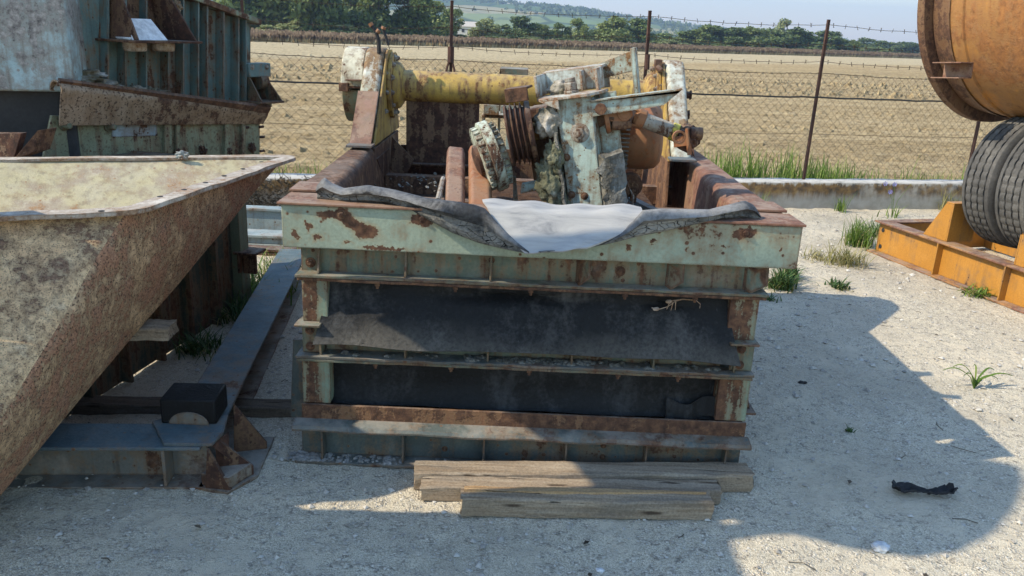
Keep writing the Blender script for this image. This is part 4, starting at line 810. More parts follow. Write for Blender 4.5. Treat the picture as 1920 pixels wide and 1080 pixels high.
# ---- rubber belt draped over the front beam
bt = thing('rubber_belt', 'torn black belt curled over the green front beam, pale canvas side showing', 'rubber belt', (.1, 2.9, 1.04))
def interp(tab, x):
    for (a, b), (c_, d_) in zip(tab[:-1], tab[1:]):
        if a <= x <= c_: return b+(d_-b)*(x-a)/(c_-a)
    return tab[0][1] if x < tab[0][0] else tab[-1][1]
def roll(x0, x1, top, bot, ydep, thick, n=90, name='rolled_edge', k0=1):
    rows = []
    for i in range(n+1):
        x = x0+(x1-x0)*i/n; a = interp(top, x); b = interp(bot, x); yd = interp(ydep, x); th = interp(thick, x); pa = onY(x, a, yd); pb = onY(x, b, yd); cz = (pa.z+pb.z)/2; hz = max((pa.z-pb.z)/2, .002); cx = (pa.x+pb.x)/2; row = []
        for k in range(22):
            an = 2*PI*k/22; cc, ss = math.cos(an), math.sin(an); fold = 1. if ss > .0 else (.42 if ss > -.35 else .62); e = abs(ss)**.85*(1 if ss > 0 else -1); wr = 1+.16*mnoise.noise(Vector((cx*9, k*.5, 1)))+.12*mnoise.noise(Vector((cx*30, k*1.3, 5)))
            row.append((cx, yd-th*cc*wr*(fold if cc > 0 else .6), cz+hz*e))
        rows.append(row)
    r_ = MB().grid([q[:12] for q in rows]).build(name, M['belt'], bt, 0, ang=70)
    MB().grid([q[11:]+q[:1] for q in rows]).build('cracked_lip', M['beltcrack'], r_, 0, ang=70); return r_
roll(596, 992, [(596, 346), (608, 332), (622, 343), (645, 353), (690, 347), (740, 356), (800, 371), (850, 377), (890, 384), (908, 390), (925, 410), (945, 432), (970, 455), (992, 472)],
     [(596, 376), (640, 377), (690, 378), (730, 381), (760, 391), (800, 410), (850, 437), (900, 456), (950, 468), (992, 476)],
     [(596, 2.93), (720, 2.90), (780, 2.86), (830, 2.81), (905, 2.805), (992, 2.712)], [(596, .03), (640, .05), (720, .06), (850, .035), (930, .025), (992, .006)])
roll(1010, 1424, [(1010, 471), (1060, 466), (1100, 461), (1140, 448), (1170, 430), (1188, 412), (1203, 394), (1235, 391), (1280, 392), (1330, 393), (1365, 384), (1395, 376), (1412, 384), (1424, 402)],
     [(1010, 474), (1060, 470), (1100, 465), (1150, 455), (1200, 443), (1250, 433), (1300, 421), (1350, 410), (1390, 408), (1424, 411)],
     [(1010, 2.715), (1100, 2.745), (1150, 2.78), (1230, 2.81), (1300, 2.835), (1350, 2.87), (1424, 2.93)], [(1010, .005), (1100, .012), (1180, .03), (1240, .05), (1330, .05), (1395, .05), (1424, .02)])
rows = []
for j in range(18):
    t = j/17; row = []
    for i in range(40):
        s = i/39; tx, ty = 902+(1206-902)*s, 387+13*s
        bx = 984+(1100-984)*s*1.0; by = 474-(0 if s < .1 else 10*((s-.1)/.9)**1.6)
        sd = 1.0-.25*math.sin(PI*t)*(1-abs(2*s-1)); f = t
        x = tx+(bx-tx)*f**(1.35 if s < .5 else 1.9); y = ty+(by-ty)*f; P2 = onY(bx, by, 2.715); kx = f**(1.35 if s < .5 else 1.9); Xc = -.125+(.59)*s; Xx = Xc+(P2.x-Xc)*kx
        if f < .25: row.append((Xx, 2.965-.14*f/.25, 1.054+.004*math.sin(s*9)+.004*math.sin(s*23+f*9)))
        else: g_ = (f-.25)/.75; row.append((Xx, 2.825+(2.715-2.825)*g_+.006*math.sin(s*11+g_*4)*g_, 1.05-.02*(1-g_)*g_+(P2.z-1.05)*g_))
    rows.append(row)
MB().sheet(rows, -.006).build('canvas_tongue', M['canvas'], bt, 0, ang=70)
# ---- timbers
def timber(p0, p1, z0, h, d_, mat, name, label, seed, grp='timbers under the stack', split=0):
    r = random.Random(seed); a, b = Vector((*p0[:2], 0)), Vector((*p1[:2], 0)); ex = (b-a).normalized(); ey = Vector((-ex.y, ex.x, 0)); L = (b-a).length; m = MB(FR((a.x, a.y, z0), ex, ey, (0, 0, 1))); rows = []
    n = 34; sec = [(0, .004), (.0, .3), (0, .62), (0, .92), (.06, 1.), (.35, 1.), (.7, 1.), (.95, 1.), (1., .93), (1, .5), (1, .004), (.5, 0)]
    for i in range(n+1):
        t = i/n; row = []
        for k, (u_, v_) in enumerate(sec):
            j = .0022*mnoise.noise(Vector((t*5, k*3.1, seed)))+.0016*mnoise.noise(Vector((t*60, k*5.1, seed)))-(.012*max(0, 1-t/.05)*max(0, mnoise.noise(Vector((k*1.7, seed, 2)))) if v_ > .5 else 0); dz = j*2 if v_ > .8 else j
            if split and k in (3, 4, 5): dz -= split*max(0, math.sin(PI*min(1, max(0, (t-.05)/.9))))*(1 if k != 5 else .4)*(.7+.5*mnoise.noise(Vector((t*9, 0, 2))))
            end = (r.uniform(-.006, .006) if i in (0, n) else 0); row.append((t*L+end, u_*d_+j*1.5, v_*h+dz))
        rows.append(row)
    m.grid(rows, True).add(rows[0]+rows[-1], [tuple(range(len(sec)-1, -1, -1)), tuple(range(len(sec), 2*len(sec)))])
    o = m.build(name, mat, None, 0, loc=(a.x, a.y, 0), ang=14); return tag(o, label, 'timber', grp)
timber((-.335, 2.668), (.958, 2.757), .0, .07, .1, M['wood'], 'timber', 'long weathered timber touching the base frame, rearmost of the three', 11)
timber((-.30, 2.598), (.815, 2.661), .0, .056, .078, M['wood'], 'timber', 'weathered timber with a chipped left end, between the other two', 12)
tm = timber((-.146, 2.506), (.757, 2.55), .0, .076, .072, M['wood'], 'timber', 'front timber of the three with a long bright split along its top', 13, split=.012)
m = MB(); a, b = Vector((-.14, 2.562, .071)), Vector((.74, 2.606, .07)); rows = []
for i in range(25):
    t = i/24; q = a.lerp(b, t); w = .019*(1-.75*max(0, t-.55)/.45)*(1+.2*mnoise.noise(Vector((t*12, 3, 0)))); z = .012+.004*mnoise.noise(Vector((t*9, 0, 0)))
    rows.append([(q.x, q.y-w, q.z-.006), (q.x, q.y-w*.9, q.z+z), (q.x, q.y+w*.8, q.z+z*.8), (q.x, q.y+w, q.z-.006)])
m.grid(rows, True).add(rows[0]+rows[-1], [(0, 1, 2, 3), (7, 6, 5, 4)]).build('split_sliver', M['woodinner'], tm, 0)
# ================================================================== DRIVE GEARBOX leaning in the trough
AN = math.radians(10); YW = math.radians(-17); gx = Vector((math.cos(AN)*math.cos(YW), math.sin(YW)*math.cos(AN), math.sin(AN))); gz = Vector((-math.sin(AN), 0, math.cos(AN))); gz = (gz-gx*gz.dot(gx)).normalized(); gy = gz.cross(gx)
GO = Vector((.236, 3.42, .90)); GF = FR(GO, gx, gy, gz)
gb = thing('drive_gearbox', 'turquoise flaking gearbox with pulley, rusty cardan shaft and bracket arms, leaning in the trough', 'gearbox', (.3, 3.5, .65))
def gm(): return MB(GF)
m = gm(); m.box(0, .148, 0, .012, -.25, .5); m.box(0, .012, .012, .2, -.25, .49); m.box(.136, .148, .012, .2, -.25, .49); m.build('column', M['gear'], gb, .004)
m = gm(); m.bolt((.085, -.001, .355), (0, -1, 0), .024, .022); b_ = m.build('bolt', M['steel'], gb, .001)
gm().lathe((.085, -.0005, .355), (0, -1, 0), [(0, .041), (.0022, .039)], 24).build('washer', M['steel'], b_, .001)
for a, c in ((.075, .09), (.018, .26), (.02, .1)): gm().bolt((a, -.001, c), (0, -1, 0), .011, .006).build('bolt', M['rust'], gb, 0)
# top plate and open tray with the big nut
m = gm(); m.prism([(-.085, .02, .5), (-.06, -.035, .5), (.14, -.03, .5), (.185, .03, .5), (.2, .12, .5), (-.085, .15, .5)], (0, 0, .012)); m.prism([(-.06, -.035, .5), (.02, -.035, .46), (.02, -.035, .5)], (0, .01, 0)); m.build('top_plate', M['gearpale'], gb, .002)
m = gm(); m.box(-.1, .165, .21, .222, .512, .605); m.box(-.1, .165, .222, .34, .593, .605); m.box(-.1, -.088, .06, .21, .512, .6); m.box(.153, .165, .09, .21, .512, .6); m.box(.075, .085, .15, .21, .512, .595); m.box(-.1, .165, .33, .34, .5, .593); m.box(.163, .167, .08, .12, .45, .53); m.build('tray', M['gearpale'], gb, .002)
m = gm(); m.lathe((.045, .1, .512), (0, 0, 1), [(0, .036), (.012, .036)], 6); m.lathe((.045, .1, .524), (0, 0, 1), [(0, .03), (.03, .03), (.034, .026)], 6); m.lathe((.045, .1, .558), (0, 0, 1), [(0, .022), (.016, .022)], 14); m.build('top_nut', M['steel'], gb, .002)
m = gm(); r = random.Random(2)
def lumps(m, cx, cy, cz, sx, sy, sz_, seed, n=3, rough=.35):
    bm = bmesh.new(); bmesh.ops.create_icosphere(bm, subdivisions=4, radius=1)
    for v in bm.verts:
        p = v.co*2.1+Vector((seed*3.7, seed, 0)); k = 1+rough*mnoise.fractal(p, 1, 2, 4)+.12*mnoise.noise(p*5); v.co = Vector((v.co.x*sx*k, v.co.y*sy*k, v.co.z*sz_*k))
    bm.verts.ensure_lookup_table(); m.add([(v.co.x+cx, v.co.y+cy, v.co.z+cz) for v in bm.verts], [tuple(v.index for v in f.verts) for f in bm.faces]); bm.free(); return m
lumps(m, -.05, .02, .41, .058, .05, .062, 1); lumps(m, -.01, .08, .35, .03, .05, .05, 2); lumps(m, -.01, .14, .53, .05, .04, .035, 6); m.build('concrete_lump', M['crust'], gb, 0, ang=80)
m = gm(); m.box(-.115, -.012, -.01, .12, -.25, .225); mb_ = m.build('side_block', M['greendull'], gb, .01)
m = gm(); lumps(m, -.07, -.01, .17, .055, .035, .085, 3, rough=.6); lumps(m, -.03, -.02, .27, .035, .03, .06, 8, rough=.6); lumps(m, -.035, -.005, .03, .04, .025, .1, 4, rough=.6); lumps(m, -.02, -.01, -.08, .035, .025, .09, 5, rough=.6); m.build('mossy_crust', M['moss'], gb, 0, ang=80)
rows = [[(-.014+.004*math.sin(i*1.3), -.015-.01*j+.004*mnoise.noise(Vector((i*.6, j, 7))), -.25+.62*i/24) for j in range(3)] for i in range(25)]
gm().sheet(rows, .012).build('peeling_strip', M['gunk'], gb, 0)
m = gm(); rows = []
for i in range(31):
    rows.append([(.152+.085*j/6+.004*mnoise.noise(Vector((i*.5, j, 3)))-(.02 if j == 6 and i > 20 else 0)-.02*(j/6)*(i/30), .01+.02*j/6+.012*mnoise.noise(Vector((i*.4, j*.8, 9)))-(.01 if j < 6 else 0), -.25+.51*i/30) for j in range(7)])
m.sheet(rows, -.05).build('caked_side_plate', M['gunk'], gb, 0, ang=60)
gm().box(.149, .235, .09, .1, .1, .5).build('side_plate', M['gear'], gb, .002)
# bracket arms
m = gm(); m.prism([(.14, .0, .475), (.49, .05, .465), (.505, .052, .475), (.43, .045, .425), (.14, .0, .415)], (0, .006, 0)); m.prism([(.13, -.012, .476), (.51, .04, .476), (.505, .085, .476), (.13, .04, .476)], (0, 0, .006)); m.build('bracket_arm', M['gear'], gb, .002)
gm().lathe((.185, -.003, .443), (0, -1, 0), [(0, .024), (.008, .024)], 18).build('bolt', M['rust'], gb, .001)
m = gm(); m.prism([(.1, .3, .6), (.29, .28, .645), (.295, .28, .58), (.29, .28, .56), (.12, .3, .54)], (0, .008, 0)); m.box(.283, .303, .24, .3, .46, .655); m.build('rear_arm', M['gear'], gb, .002)
# pulley side
P0 = GF(-.0, .1, .33)
pl = Vector((-1, 0, 0)); ax = (-gx*.99+gz*-.02).normalized()
m = MB(); c0 = onY(1010, 244, 3.52); ax = (onY(945, 256, 3.52)-c0).normalized()
m.cyl(c0+Vector((.03, 0, 0)), c0+ax*.06, .036, n=20); m.build('input_shaft', M['yellow'], gb, .002)
prof = [(0, .03), (0, .128), (.012, .132), (.02, .132)]
for k in range(4): t0 = .02+k*.021; prof += [(t0+.001, .130), (t0+.007, .108), (t0+.013, .108), (t0+.019, .130), (t0+.021, .131)]
prof += [(.108, .131), (.112, .126), (.112, .03)]
ps = onY(1001, 246, 3.5); MB().lathe(ps, ax, prof, 56).build('grooved_pulley', M['rustdark'], gb, 0, ang=25)
m = MB(FR(ps+ax*.03, -ax, Vector((0, 1, 0)), ax.cross(Vector((0, 1, 0)))*-1))
q = onY(968, 178, 3.42); m = MB(FR(q, gx, gy, gz)); m.box(-.05, .048, 0, .012, -.028, .028); m.box(-.05, .048, .012, .09, .018, .028); m.build('pulley_bracket', M['rust'], gb, .002)
# toothed coupling wheel
wc = onY(924, 292, 3.56); wax = (onY(880, 303, 3.62)-wc).normalized(); wax = Vector((wax.x, -.18, wax.z)).normalized()
m = MB(); m.lathe(wc, wax, [(-.05, .05), (-.05, .122), (-.02, .126), (-.018, .155), (.026, .157), (.028, .138), (.055, .132), (.06, .05)], 48); wh = m.build('coupling_wheel', M['wheel'], gb, .002, ang=30)
u_ = wax.orthogonal().normalized(); w_ = wax.cross(u_)
m = MB()
for k in range(26):
    a = 2*PI*k/26; o = u_*math.cos(a)+w_*math.sin(a); tg = -u_*math.sin(a)+w_*math.cos(a); fr = FR(wc+o*.128, tg, wax, o); mm = MB(fr); mm.box(-.0115, .0115, .03, .058, .004, .014); mm.box(-.003, .003, -.044, -.008, -.004, .012); m.add(mm.v, mm.f)
tag(m.build('cooling_teeth', M['wheel'], wh, .001))
for k in range(10):
    a = 2*PI*k/10; o = u_*math.cos(a)+w_*math.sin(a); MB().bolt(wc+o*.149+wax*.008, o, .007, .006).build('bolt', M['rust'], wh, 0)
MB().lathe(wc, wax, [(.056, .07), (.075, .065), (.085, .04)], 24).build('hub', M['rustdark'], wh, .002)
# dark bearing housing filling the space between pulley and column
q = onY(1018, 258, 3.62); m = MB(FR(q, gx, gy, gz)); m.box(-.07, .1, .0, .16, -.2, .13); m.lathe((-.085, .07, .0), (1, 0, 0), [(0, .09), (.0, .1), (.03, .1), (.03, .075), (.06, .075)], 28); m.build('bearing_housing', M['rustdark'], gb, .006)
for k in range(6):
    a = 2*PI*k/6+.3; p_ = FR(q, gx, gy, gz)(-.085, .07+.085*math.cos(a), .085*math.sin(a)); MB().bolt(p_, -gx, .008, .008).build('bolt', M['rust'], gb, 0)
q = onY(1135, 300, 3.66); m = MB(FR(q, gx, gy, gz)); m.box(-.06, .06, 0, .1, -.16, .12); m.build('rear_casing', M['gear'], gb, .006)
# cardan shaft
def cy(pts, rs, dep, name, mat, n=24):
    w3 = [onY(x, y, d) for (x, y), d in zip(pts, dep)]; o = w3[0]; ax = (w3[-1]-w3[0]).normalized(); prof = []
    for p, r_ in zip(w3, rs): prof.append(((p-o).dot(ax), r_))
    return MB().lathe(o, ax, prof, n).build(name, mat, gb, .002, ang=30)
cy([(1100, 228), (1118, 224), (1134, 220)], [.05, .05, .05], [3.5, 3.5, 3.5], 'output_shaft', M['rustdark'])
cy([(1131, 221), (1139, 219)], [.068, .068], [3.46, 3.46], 'joint_flange', M['rustorange'])
fl_o = onY(1135, 220, 3.46)
for k in range(6):
    a = 2*PI*k/6; v = Vector((0, math.cos(a), math.sin(a)))*.056; MB().cyl(fl_o+v+Vector((.005, 0, 0)), fl_o+v+Vector((.03, 0, 0)), .008, n=6).build('bolt', M['rust'], gb, 0)
# universal joint: two forked yokes and a cross
jc = onY(1168, 210, 3.46); m = MB()
for s in (-1, 1):
    v = Vector((0, s*.04, 0)); m.prism([jc+v+Vector((-.07, 0, -.035)), jc+v+Vector((-.07, 0, .04)), jc+v+Vector((.005, 0, .036)), jc+v+Vector((.03, 0, .02)), jc+v+Vector((.035, 0, -.01)), jc+v+Vector((.01, 0, -.036))], (0, s*.018, 0))
    m.cyl(jc+v, jc+v*1.65, .034, .03, n=24); m.cyl(jc+v*1.64, jc+v*1.72, .022, n=20)
m.cyl(jc+Vector((0, -.05, 0)), jc+Vector((0, .05, 0)), .018); m.build('yoke', M['rustorange'], gb, .004)
m = MB(); sa = (onY(1245, 240, 3.44)-jc).normalized(); sb = sa.orthogonal().normalized()
for s in (-1, 1):
    p = jc+Vector((0, 0, s*.045)); m.cyl(p-Vector((0, 0, .012*s)), p+Vector((0, 0, .012*s)), .026, n=18); m.prism([p+Vector((-.02, -.025, 0)), p+Vector((-.02, .025, 0)), jc+sa*.07+Vector((0, .03, s*.02)), jc+sa*.07+Vector((0, -.03, s*.02))], (0, 0, .012*s))
m.lathe(jc+sa*.05, sa, [(0, .03), (.015, .042), (.045, .042), (.05, .034)], 24); m.build('yoke', M['rustorange'], gb, .003)
q = onY(1180, 236, 3.4); MB().lathe(q+Vector((-.07, .02, 0)), (1, 0, .05), [(0, .02), (.0, .024), (.06, .024), (.062, .019), (.08, .019)], 14).build('flange_bolt', M['rust'], gb, .001)
m = MB(); m.lathe(jc+sa*.09, sa, [(0, .034), (.006, .036), (.012, .032), (.125, .032), (.13, .035), (.15, .035)], 24); m.build('shaft_tube', M['steel'], gb, .001)
e0 = jc+sa*.215; MB().lathe(e0, sa, [(0, .034), (.003, .038), (.028, .038), (.03, .03)], 20).build('yellow_sleeve', worn('bright_yellow_paint', [(.6, .5, .03), (.65, .55, .04), (.66, .58, .1)], .2, edge=.2, sc=3), gb, .001)
jc2 = jc+sa*.29; m = MB(); lumps(m, jc2.x, jc2.y, jc2.z, .052, .05, .05, 9, rough=.25); up = Vector((.1, 0, 1)).normalized()
m.cyl(jc2+up*.02-Vector((.0, .03, 0)), jc2+up*.02+Vector((.05, -.03, .0)), .026, n=16); m.prism([jc2+Vector((-.04, -.045, -.045)), jc2+Vector((-.04, -.045, .02)), jc2+Vector((.0, -.045, -.02)), jc2+Vector((.03, -.045, -.075))], (0, .08, 0)); m.build('greasy_joint', M['rustdark'], gb, .003, ang=50)
fx = onY(1293, 263, 3.4); fa = Vector((.85, -.35, .2)).normalized(); fu = Vector((.22, 0, 1)).normalized(); fv = fa.cross(fu).normalized(); fu = fv.cross(fa); m = MB(FR(fx, fv, fa, fu)); m.box(-.045, .045, -.006, .006, -.06, .05); m.box(.02, .035, -.06, -.006, -.022, .022); m.box(-.035, -.02, -.06, -.006, -.022, .022); m.build('end_flange', M['rustorange'], gb, .002)
q = onY(1272, 257, 3.34); MB().lathe(q, (.15, -1, 0), [(0, .028), (.014, .028), (.014, .02), (.006, .018)], 22, False).build('bearing_cap', M['rustorange'], gb, 0)
# motor body behind: finned block and rusty fan cover
q = onY(1157, 262, 3.62); m = MB(); z0, z1 = q.z-.13, q.z+.13; m.box(q.x-.05, q.x+.05, 3.6, 3.76, z0, z1)
for k in range(14): z = z0+.01+k*.0185; m.box(q.x-.055, q.x+.05, 3.575, 3.6, z, z+.006)
m.build('motor_fins', M['gunk'], gb, .001)
q = onY(1201, 260, 3.74); MB().lathe((q.x-.085, q.y, q.z+.01), (1, -.25, .06), [(0, .148), (.11, .15), (.15, .143), (.172, .12), (.18, .08), (.18, .02)], 40).build('fan_cover', M['rustorange'], gb, .0, ang=50)
q = onY(1186, 345, 3.55); MB().lathe(q+Vector((0, .06, -.02)), (0, 1, .2), [(0, .04), (0, .055), (.03, .055), (.03, .04)], 20).build('clamp_ring', M['rust'], gb, .001)
m = MB(); q = onY(1165, 356, 3.6)
for k in range(5): m.prism([q+Vector((-.07+.028*k, .05*(k % 2), -.05)), q+Vector((-.05+.03*k, .05*(k % 2), -.06)), q+Vector((-.045+.03*k, 0, .06-.01*k)), q+Vector((-.066+.03*k, .02, .05))], (0, .02, .004))
m.build('motor_foot', M['rust'], gb, .002)
# ================================================================== LEFT SIDE
# skid frame of heavy beams
sk = thing('beam_skid', 'blue-green steel skid of heavy beams with a gusseted corner, lying on the gravel at left', 'skid frame', (-1.2, 2.8, 0))
def ibeam(a, b, w, h, root, mt, mw, tf_=.014, tw=.012, name='beam', y_in=0.):
    a = Vector(a); b = Vector(b); ex = (b-a); L = ex.length; ex.normalize(); ey = Vector((-ex.y, ex.x, 0)).normalized(); fr = FR(a, ex, ey, (0, 0, 1))
    t_ = MB(fr).box(0, L, -w/2, w/2, h-tf_, h).build(name, mt, root, .003)
    MB(fr).box(0, L, -tw/2, tw/2, tf_, h-tf_).build('web', mw, t_, 0); MB(fr).box(0, L, -w/2, w/2, 0, tf_).build('flange', mw, t_, .002); return fr, t_
# transverse beam (front edge through the photographed bottom edge)
A = Vector((-2.7, 2.46, 0)); B = Vector((-1.10, 2.6, 0)); ex = (B-A).normalized(); nrm = Vector((-ex.y, ex.x, 0)); w = .19
A2, B2 = A+nrm*w/2, B+nrm*w/2
fr, bm_ = ibeam(A2, B2, w, .175, sk, M['skid'], M['skidweb'])
L = (B2-A2).length
for a in (L-.14, L-.9): MB(fr).box(a, a+.012, -w/2+.004, -.006, .014, .161).build('stiffener', M['skidweb'], bm_, .002)
lb0 = Vector((-1.17, 2.72, 0)); lb1 = Vector((-1.50, 5.35, 0))
fr2, lb = ibeam(lb0, lb1, .19, .175, sk, M['skid'], M['skidweb'], name='beam')
# corner: chamfered base plate, end plates and gussets
C0 = B; pl = [Vector((-1.12, 2.598, 0)), Vector((-1.0, 2.572, 0)), Vector((-.93, 2.70, 0)), Vector((-.955, 3.0, 0)), Vector((-1.1, 3.0, 0)), Vector((-1.12, 2.7, 0))]
MB().prism(pl, (0, 0, .014)).build('corner_plate', M['skidweb'], sk, .002)
m = MB(); m.prism([(-1.23, 2.6, .176), (-1.06, 2.61, .176), (-1.05, 2.7, .176), (-1.08, 2.84, .176), (-1.28, 2.84, .176), (-1.34, 2.76, .176)], (0, 0, .012)); m.build('cap_plate', M['skid'], sk, .002)
m = MB(); m.prism([(-1.09, 2.595, .014), (-.995, 2.585, .014), (-1.075, 2.6, .17)], (.004, .014, 0)); m.build('gusset', M['rustdark'], sk, .002)
MB().prism([(-1.068, 2.66, .014), (-.945, 2.70, .014), (-.945, 2.70, .05), (-1.068, 2.66, .19)], (-.004, .014, 0)).build('gusset', M['rustdark'], sk, .002)
MB().prism([(-1.075, 2.86, .014), (-.955, 2.9, .014), (-.955, 2.9, .04), (-1.06, 2.85, .23)], (-.004, .014, 0)).build('gusset', M['rustdark'], sk, .002)
MB().prism([(-1.11, 2.612, .014), (-1.0, 2.588, .014), (-.95, 2.70, .014), (-1.06, 2.72, .014)], (0, 0, .05)).build('end_block', M['skidweb'], sk, .004)
MB().prism([(-1.07, 2.62, .176), (-1.04, 2.72, .176), (-1.02, 2.66, .1)], (0, .01, 0)).build('gusset', M['rustdark'], sk, .002)
# rubber buffer block on the skid
q = [onZ(x, y, .185) for x, y in ((330, 797), (418, 800))]; a = Vector((-1.30, 2.745, .188)); m = MB(); m.prism([a, a+Vector((.205, .012, 0)), a+Vector((.195, .17, 0)), a+Vector((-.01, .16, 0))], (0, 0, .10))
tag(m.build('rubber_block', M['rubber2'], None, .008, loc=a), 'black rubber buffer block sitting on the skid corner', 'rubber block')
a = Vector((-1.245, 2.7445, .189)); MB().prism([a+Vector((.1*math.cos(PI*i/12)*.75+.05, .0055, .05*math.sin(PI*i/12))) for i in range(13)], (0, -.004, 0)).build('limewash_patch', M['skidweb'], bpy.data.objects['rubber_block'], 0)
# dark boxed machine under the ribbed one
p_, q_ = Vector((-1.90, 2.9, 0)), Vector((-1.62, 4.62, 0)); dv = (q_-p_).normalized(); nv = Vector((-dv.y, dv.x, 0))
lw = thing('ribbed_box', 'dark green ribbed steel box on the gravel under the hopper', 'steel box', (-2.2, 4, 0))
fr = FR(p_-dv*.6, dv, nv, (0, 0, 1)); Ld = (q_-p_).length+.6
MB(fr).box(Ld-.85, Ld, 0, .015, .01, .90).build('side_panel', M['darkbox'], lw, .003); MB(fr).box(0, Ld-.851, 0, .015, .01, .40).build('side_panel', M['darkbox'], lw, .003)
for k in range(8): MB(fr).box(.1+k*.27, .115+k*.27, -.05, 0, .01, .88 if .1+k*.27 > Ld-.85 else .39).build('rib', M['darkbox'], lw, .002)
MB(fr).box(Ld-.1, Ld, -.06, -.001, .0, .895).build('end_post', M['greendull'], lw, .003)
MB(fr).box(Ld-.015, Ld, .015, 1.3, .01, .90).build('end_panel', M['darkbox'], lw, .003); MB(fr).box(Ld-.85, Ld, .015, 1.3, .89, .90).build('top_panel', M['darkbox'], lw, .003); MB(fr).box(Ld-.85, Ld, 1.3, 1.31, .01, .9).build('side_panel', M['darkbox'], lw, .003)
m = MB(fr); m.box(Ld-.12, Ld+.02, -.16, -.02, .36, .375); m.box(Ld-.12, Ld+.0, -.06, -.045, .25, .36); m.box(Ld-.08, Ld-.06, -.14, -.02, .24, .36); m.build('foot_bracket', M['rustdark'], lw, .003)
# timber sleepers under the boxes
timber((-1.95, 3.13), (-.88, 3.19), 0, .055, .09, M['wooddark'], 'sleeper', 'dark flat wooden sleeper on the gravel crossing beneath the long beam', 21, 'sleepers')
q = onY(235, 640, 3.0); timber((-1.62, 2.98), (-1.36, 3.0), .42, .05, .12, M['wood'], 'wood_offcut', 'short pale board end poking out from under the hopper', 22, None)
# ribbed machine on top
p_, q_ = Vector((-2.5, 4.3, 0)), Vector((-1.83, 5.6, 0)); dv = (q_-p_).normalized(); nv = Vector((-dv.y, dv.x, 0))
rm = thing('ribbed_machine', 'big blue-green housing with vertical ribs, curled rusty plate and olive lower panels', 'machine housing', (-2.2, 4.4, .9))
def mp(x, y, off=0.): return onV(x, y, p_, q_)-nv*off
far = mp(470, 40); tops = [(140, -75), (365, -2), (470, 40)]
pts = [mp(133, -80), mp(470, 42), mp(470, 196), mp(133, 166)]
MB().prism([tuple(v) for v in pts], nv*.015).build('side_wall', M['ribwall'], rm, .003)
def topy(x): return -80+122*(x-133)/337
def boty(x): return 166+30*(x-133)/337
for x, wd in ((186, .03), (219, .05), (258, .03), (300, .05), (328, .05), (356, .045), (373, .03), (404, .05), (432, .05), (446, .03)):
    a, b = mp(x, topy(x)), mp(x, boty(x)); MB().prism([a, b, b-nv*.07, a-nv*.07], dv*.012).build('rib', M['ribwall'], rm, .002)
a, b = mp(133, -92), mp(472, 36); a2, b2 = mp(133, -78), mp(472, 46); MB().prism([a, b, b2, a2], -nv*.09).build('top_rail', M['postrust'], rm, .004)
q = mp(470, 40); e_ = mp(470, 196); MB().prism([q, e_, e_+nv*1.2+Vector((0, 0, .0)), q+nv*1.2], -dv*.012).build('end_wall', M['ribwall'], rm, .003)
q0, q1 = mp(133, -80), mp(470, 42); MB().prism([q0, q1, q1+nv*1.2, q0+nv*1.2], (0, 0, -.012)).build('top_wall', M['ribwall'], rm, .002)
# curled rusty plate
rows = []
for i in range(25):
    f = i/24; x = 70+400*f; yt = 146+52*f; ybm = 232-2*f; t = mp(x, yt, .12+.02*(1-f)); b = mp(x, ybm, .10); row = []
    rr = .05-.012*f; c = t+Vector((0, 0, -rr)); outv = -nv
    for k in range(12):
        an = PI*1.05*(1-k/11); row.append(c+nv*rr*-math.cos(an)*-1*-1+Vector((0, 0, rr*math.sin(an)))+outv*0)
    row.append(c+outv*rr*.8+Vector((0, 0, -.02)));
    for k in range(1, 6): row.append(c+outv*(rr*.8-.045*k/5)+Vector((0, 0, -.02)).lerp(Vector((0, 0, b.z-c.z)), k/5))
    rows.append(row)
MB().sheet(rows, .008).build('curled_plate', M['rustpeel'], rm, 0, ang=60)
rows = [[mp(70+400*i/24, 142+52*i/24+k*5, .185-.012*abs(k-1)) for k in range(4)] for i in range(25)]
MB().sheet(rows, .01).build('rusty_roll', M['rust'], rm, 0, ang=60)
# olive panels
OP = [(78, 214), (470, 228), (470, 300), (60, 310)]
MB().prism([mp(x, y, .085) for x, y in OP], nv*.02).build('lower_panel', M['olive'], rm, .003)
for x in (286, 308, 400, 432): MB().prism([mp(x, 219+(x-78)*.025, .086), mp(x+ (14 if x in (286, 400) else 7), 219+(x-78)*.025, .086), mp(x+(14 if x in (286, 400) else 7), 305, .086), mp(x, 305, .086)], -nv*.02).build('panel_rib', M['olive'], rm, .002)
MB().prism([mp(x, y, .086) for x, y in ((192, 222), (275, 222), (275, 252), (190, 254))], -nv*.004).build('blank_plate', M['galv'], rm, .001)
for x, y in ((236, 226), (274, 250), (236, 250)): MB().bolt(mp(x, y, .09), -nv, .004, .003).build('rivet', M['rustdark'], rm, 0)
for x, y in ((100, 232), (184, 235)):
    m = MB(); c = mp(x, y, .085); m.lathe(c, -nv, [(0, .03), (.01, .028), (.012, .018), (.05, .017), (.055, .012)], 16); m.build('stud', M['greendull'], rm, .001)
for x, y in ((120, 300), (230, 290), (312, 285), (360, 280), (408, 280), (452, 274)):
    m = MB(); c = mp(x, y, .095); lumps(m, c.x, c.y, c.z, .022, .02, .03, x*.01, rough=.6); m.build('rusty_clamp', M['rustdark'], rm, 0, ang=80)
for x, y in ((470, 255), (470, 281), (468, 236), (440, 237)): q = mp(x, y, .09); MB().cyl(q, q+dv*.035, .009, n=8).build('bolt', M['rustdark'], rm, 0)
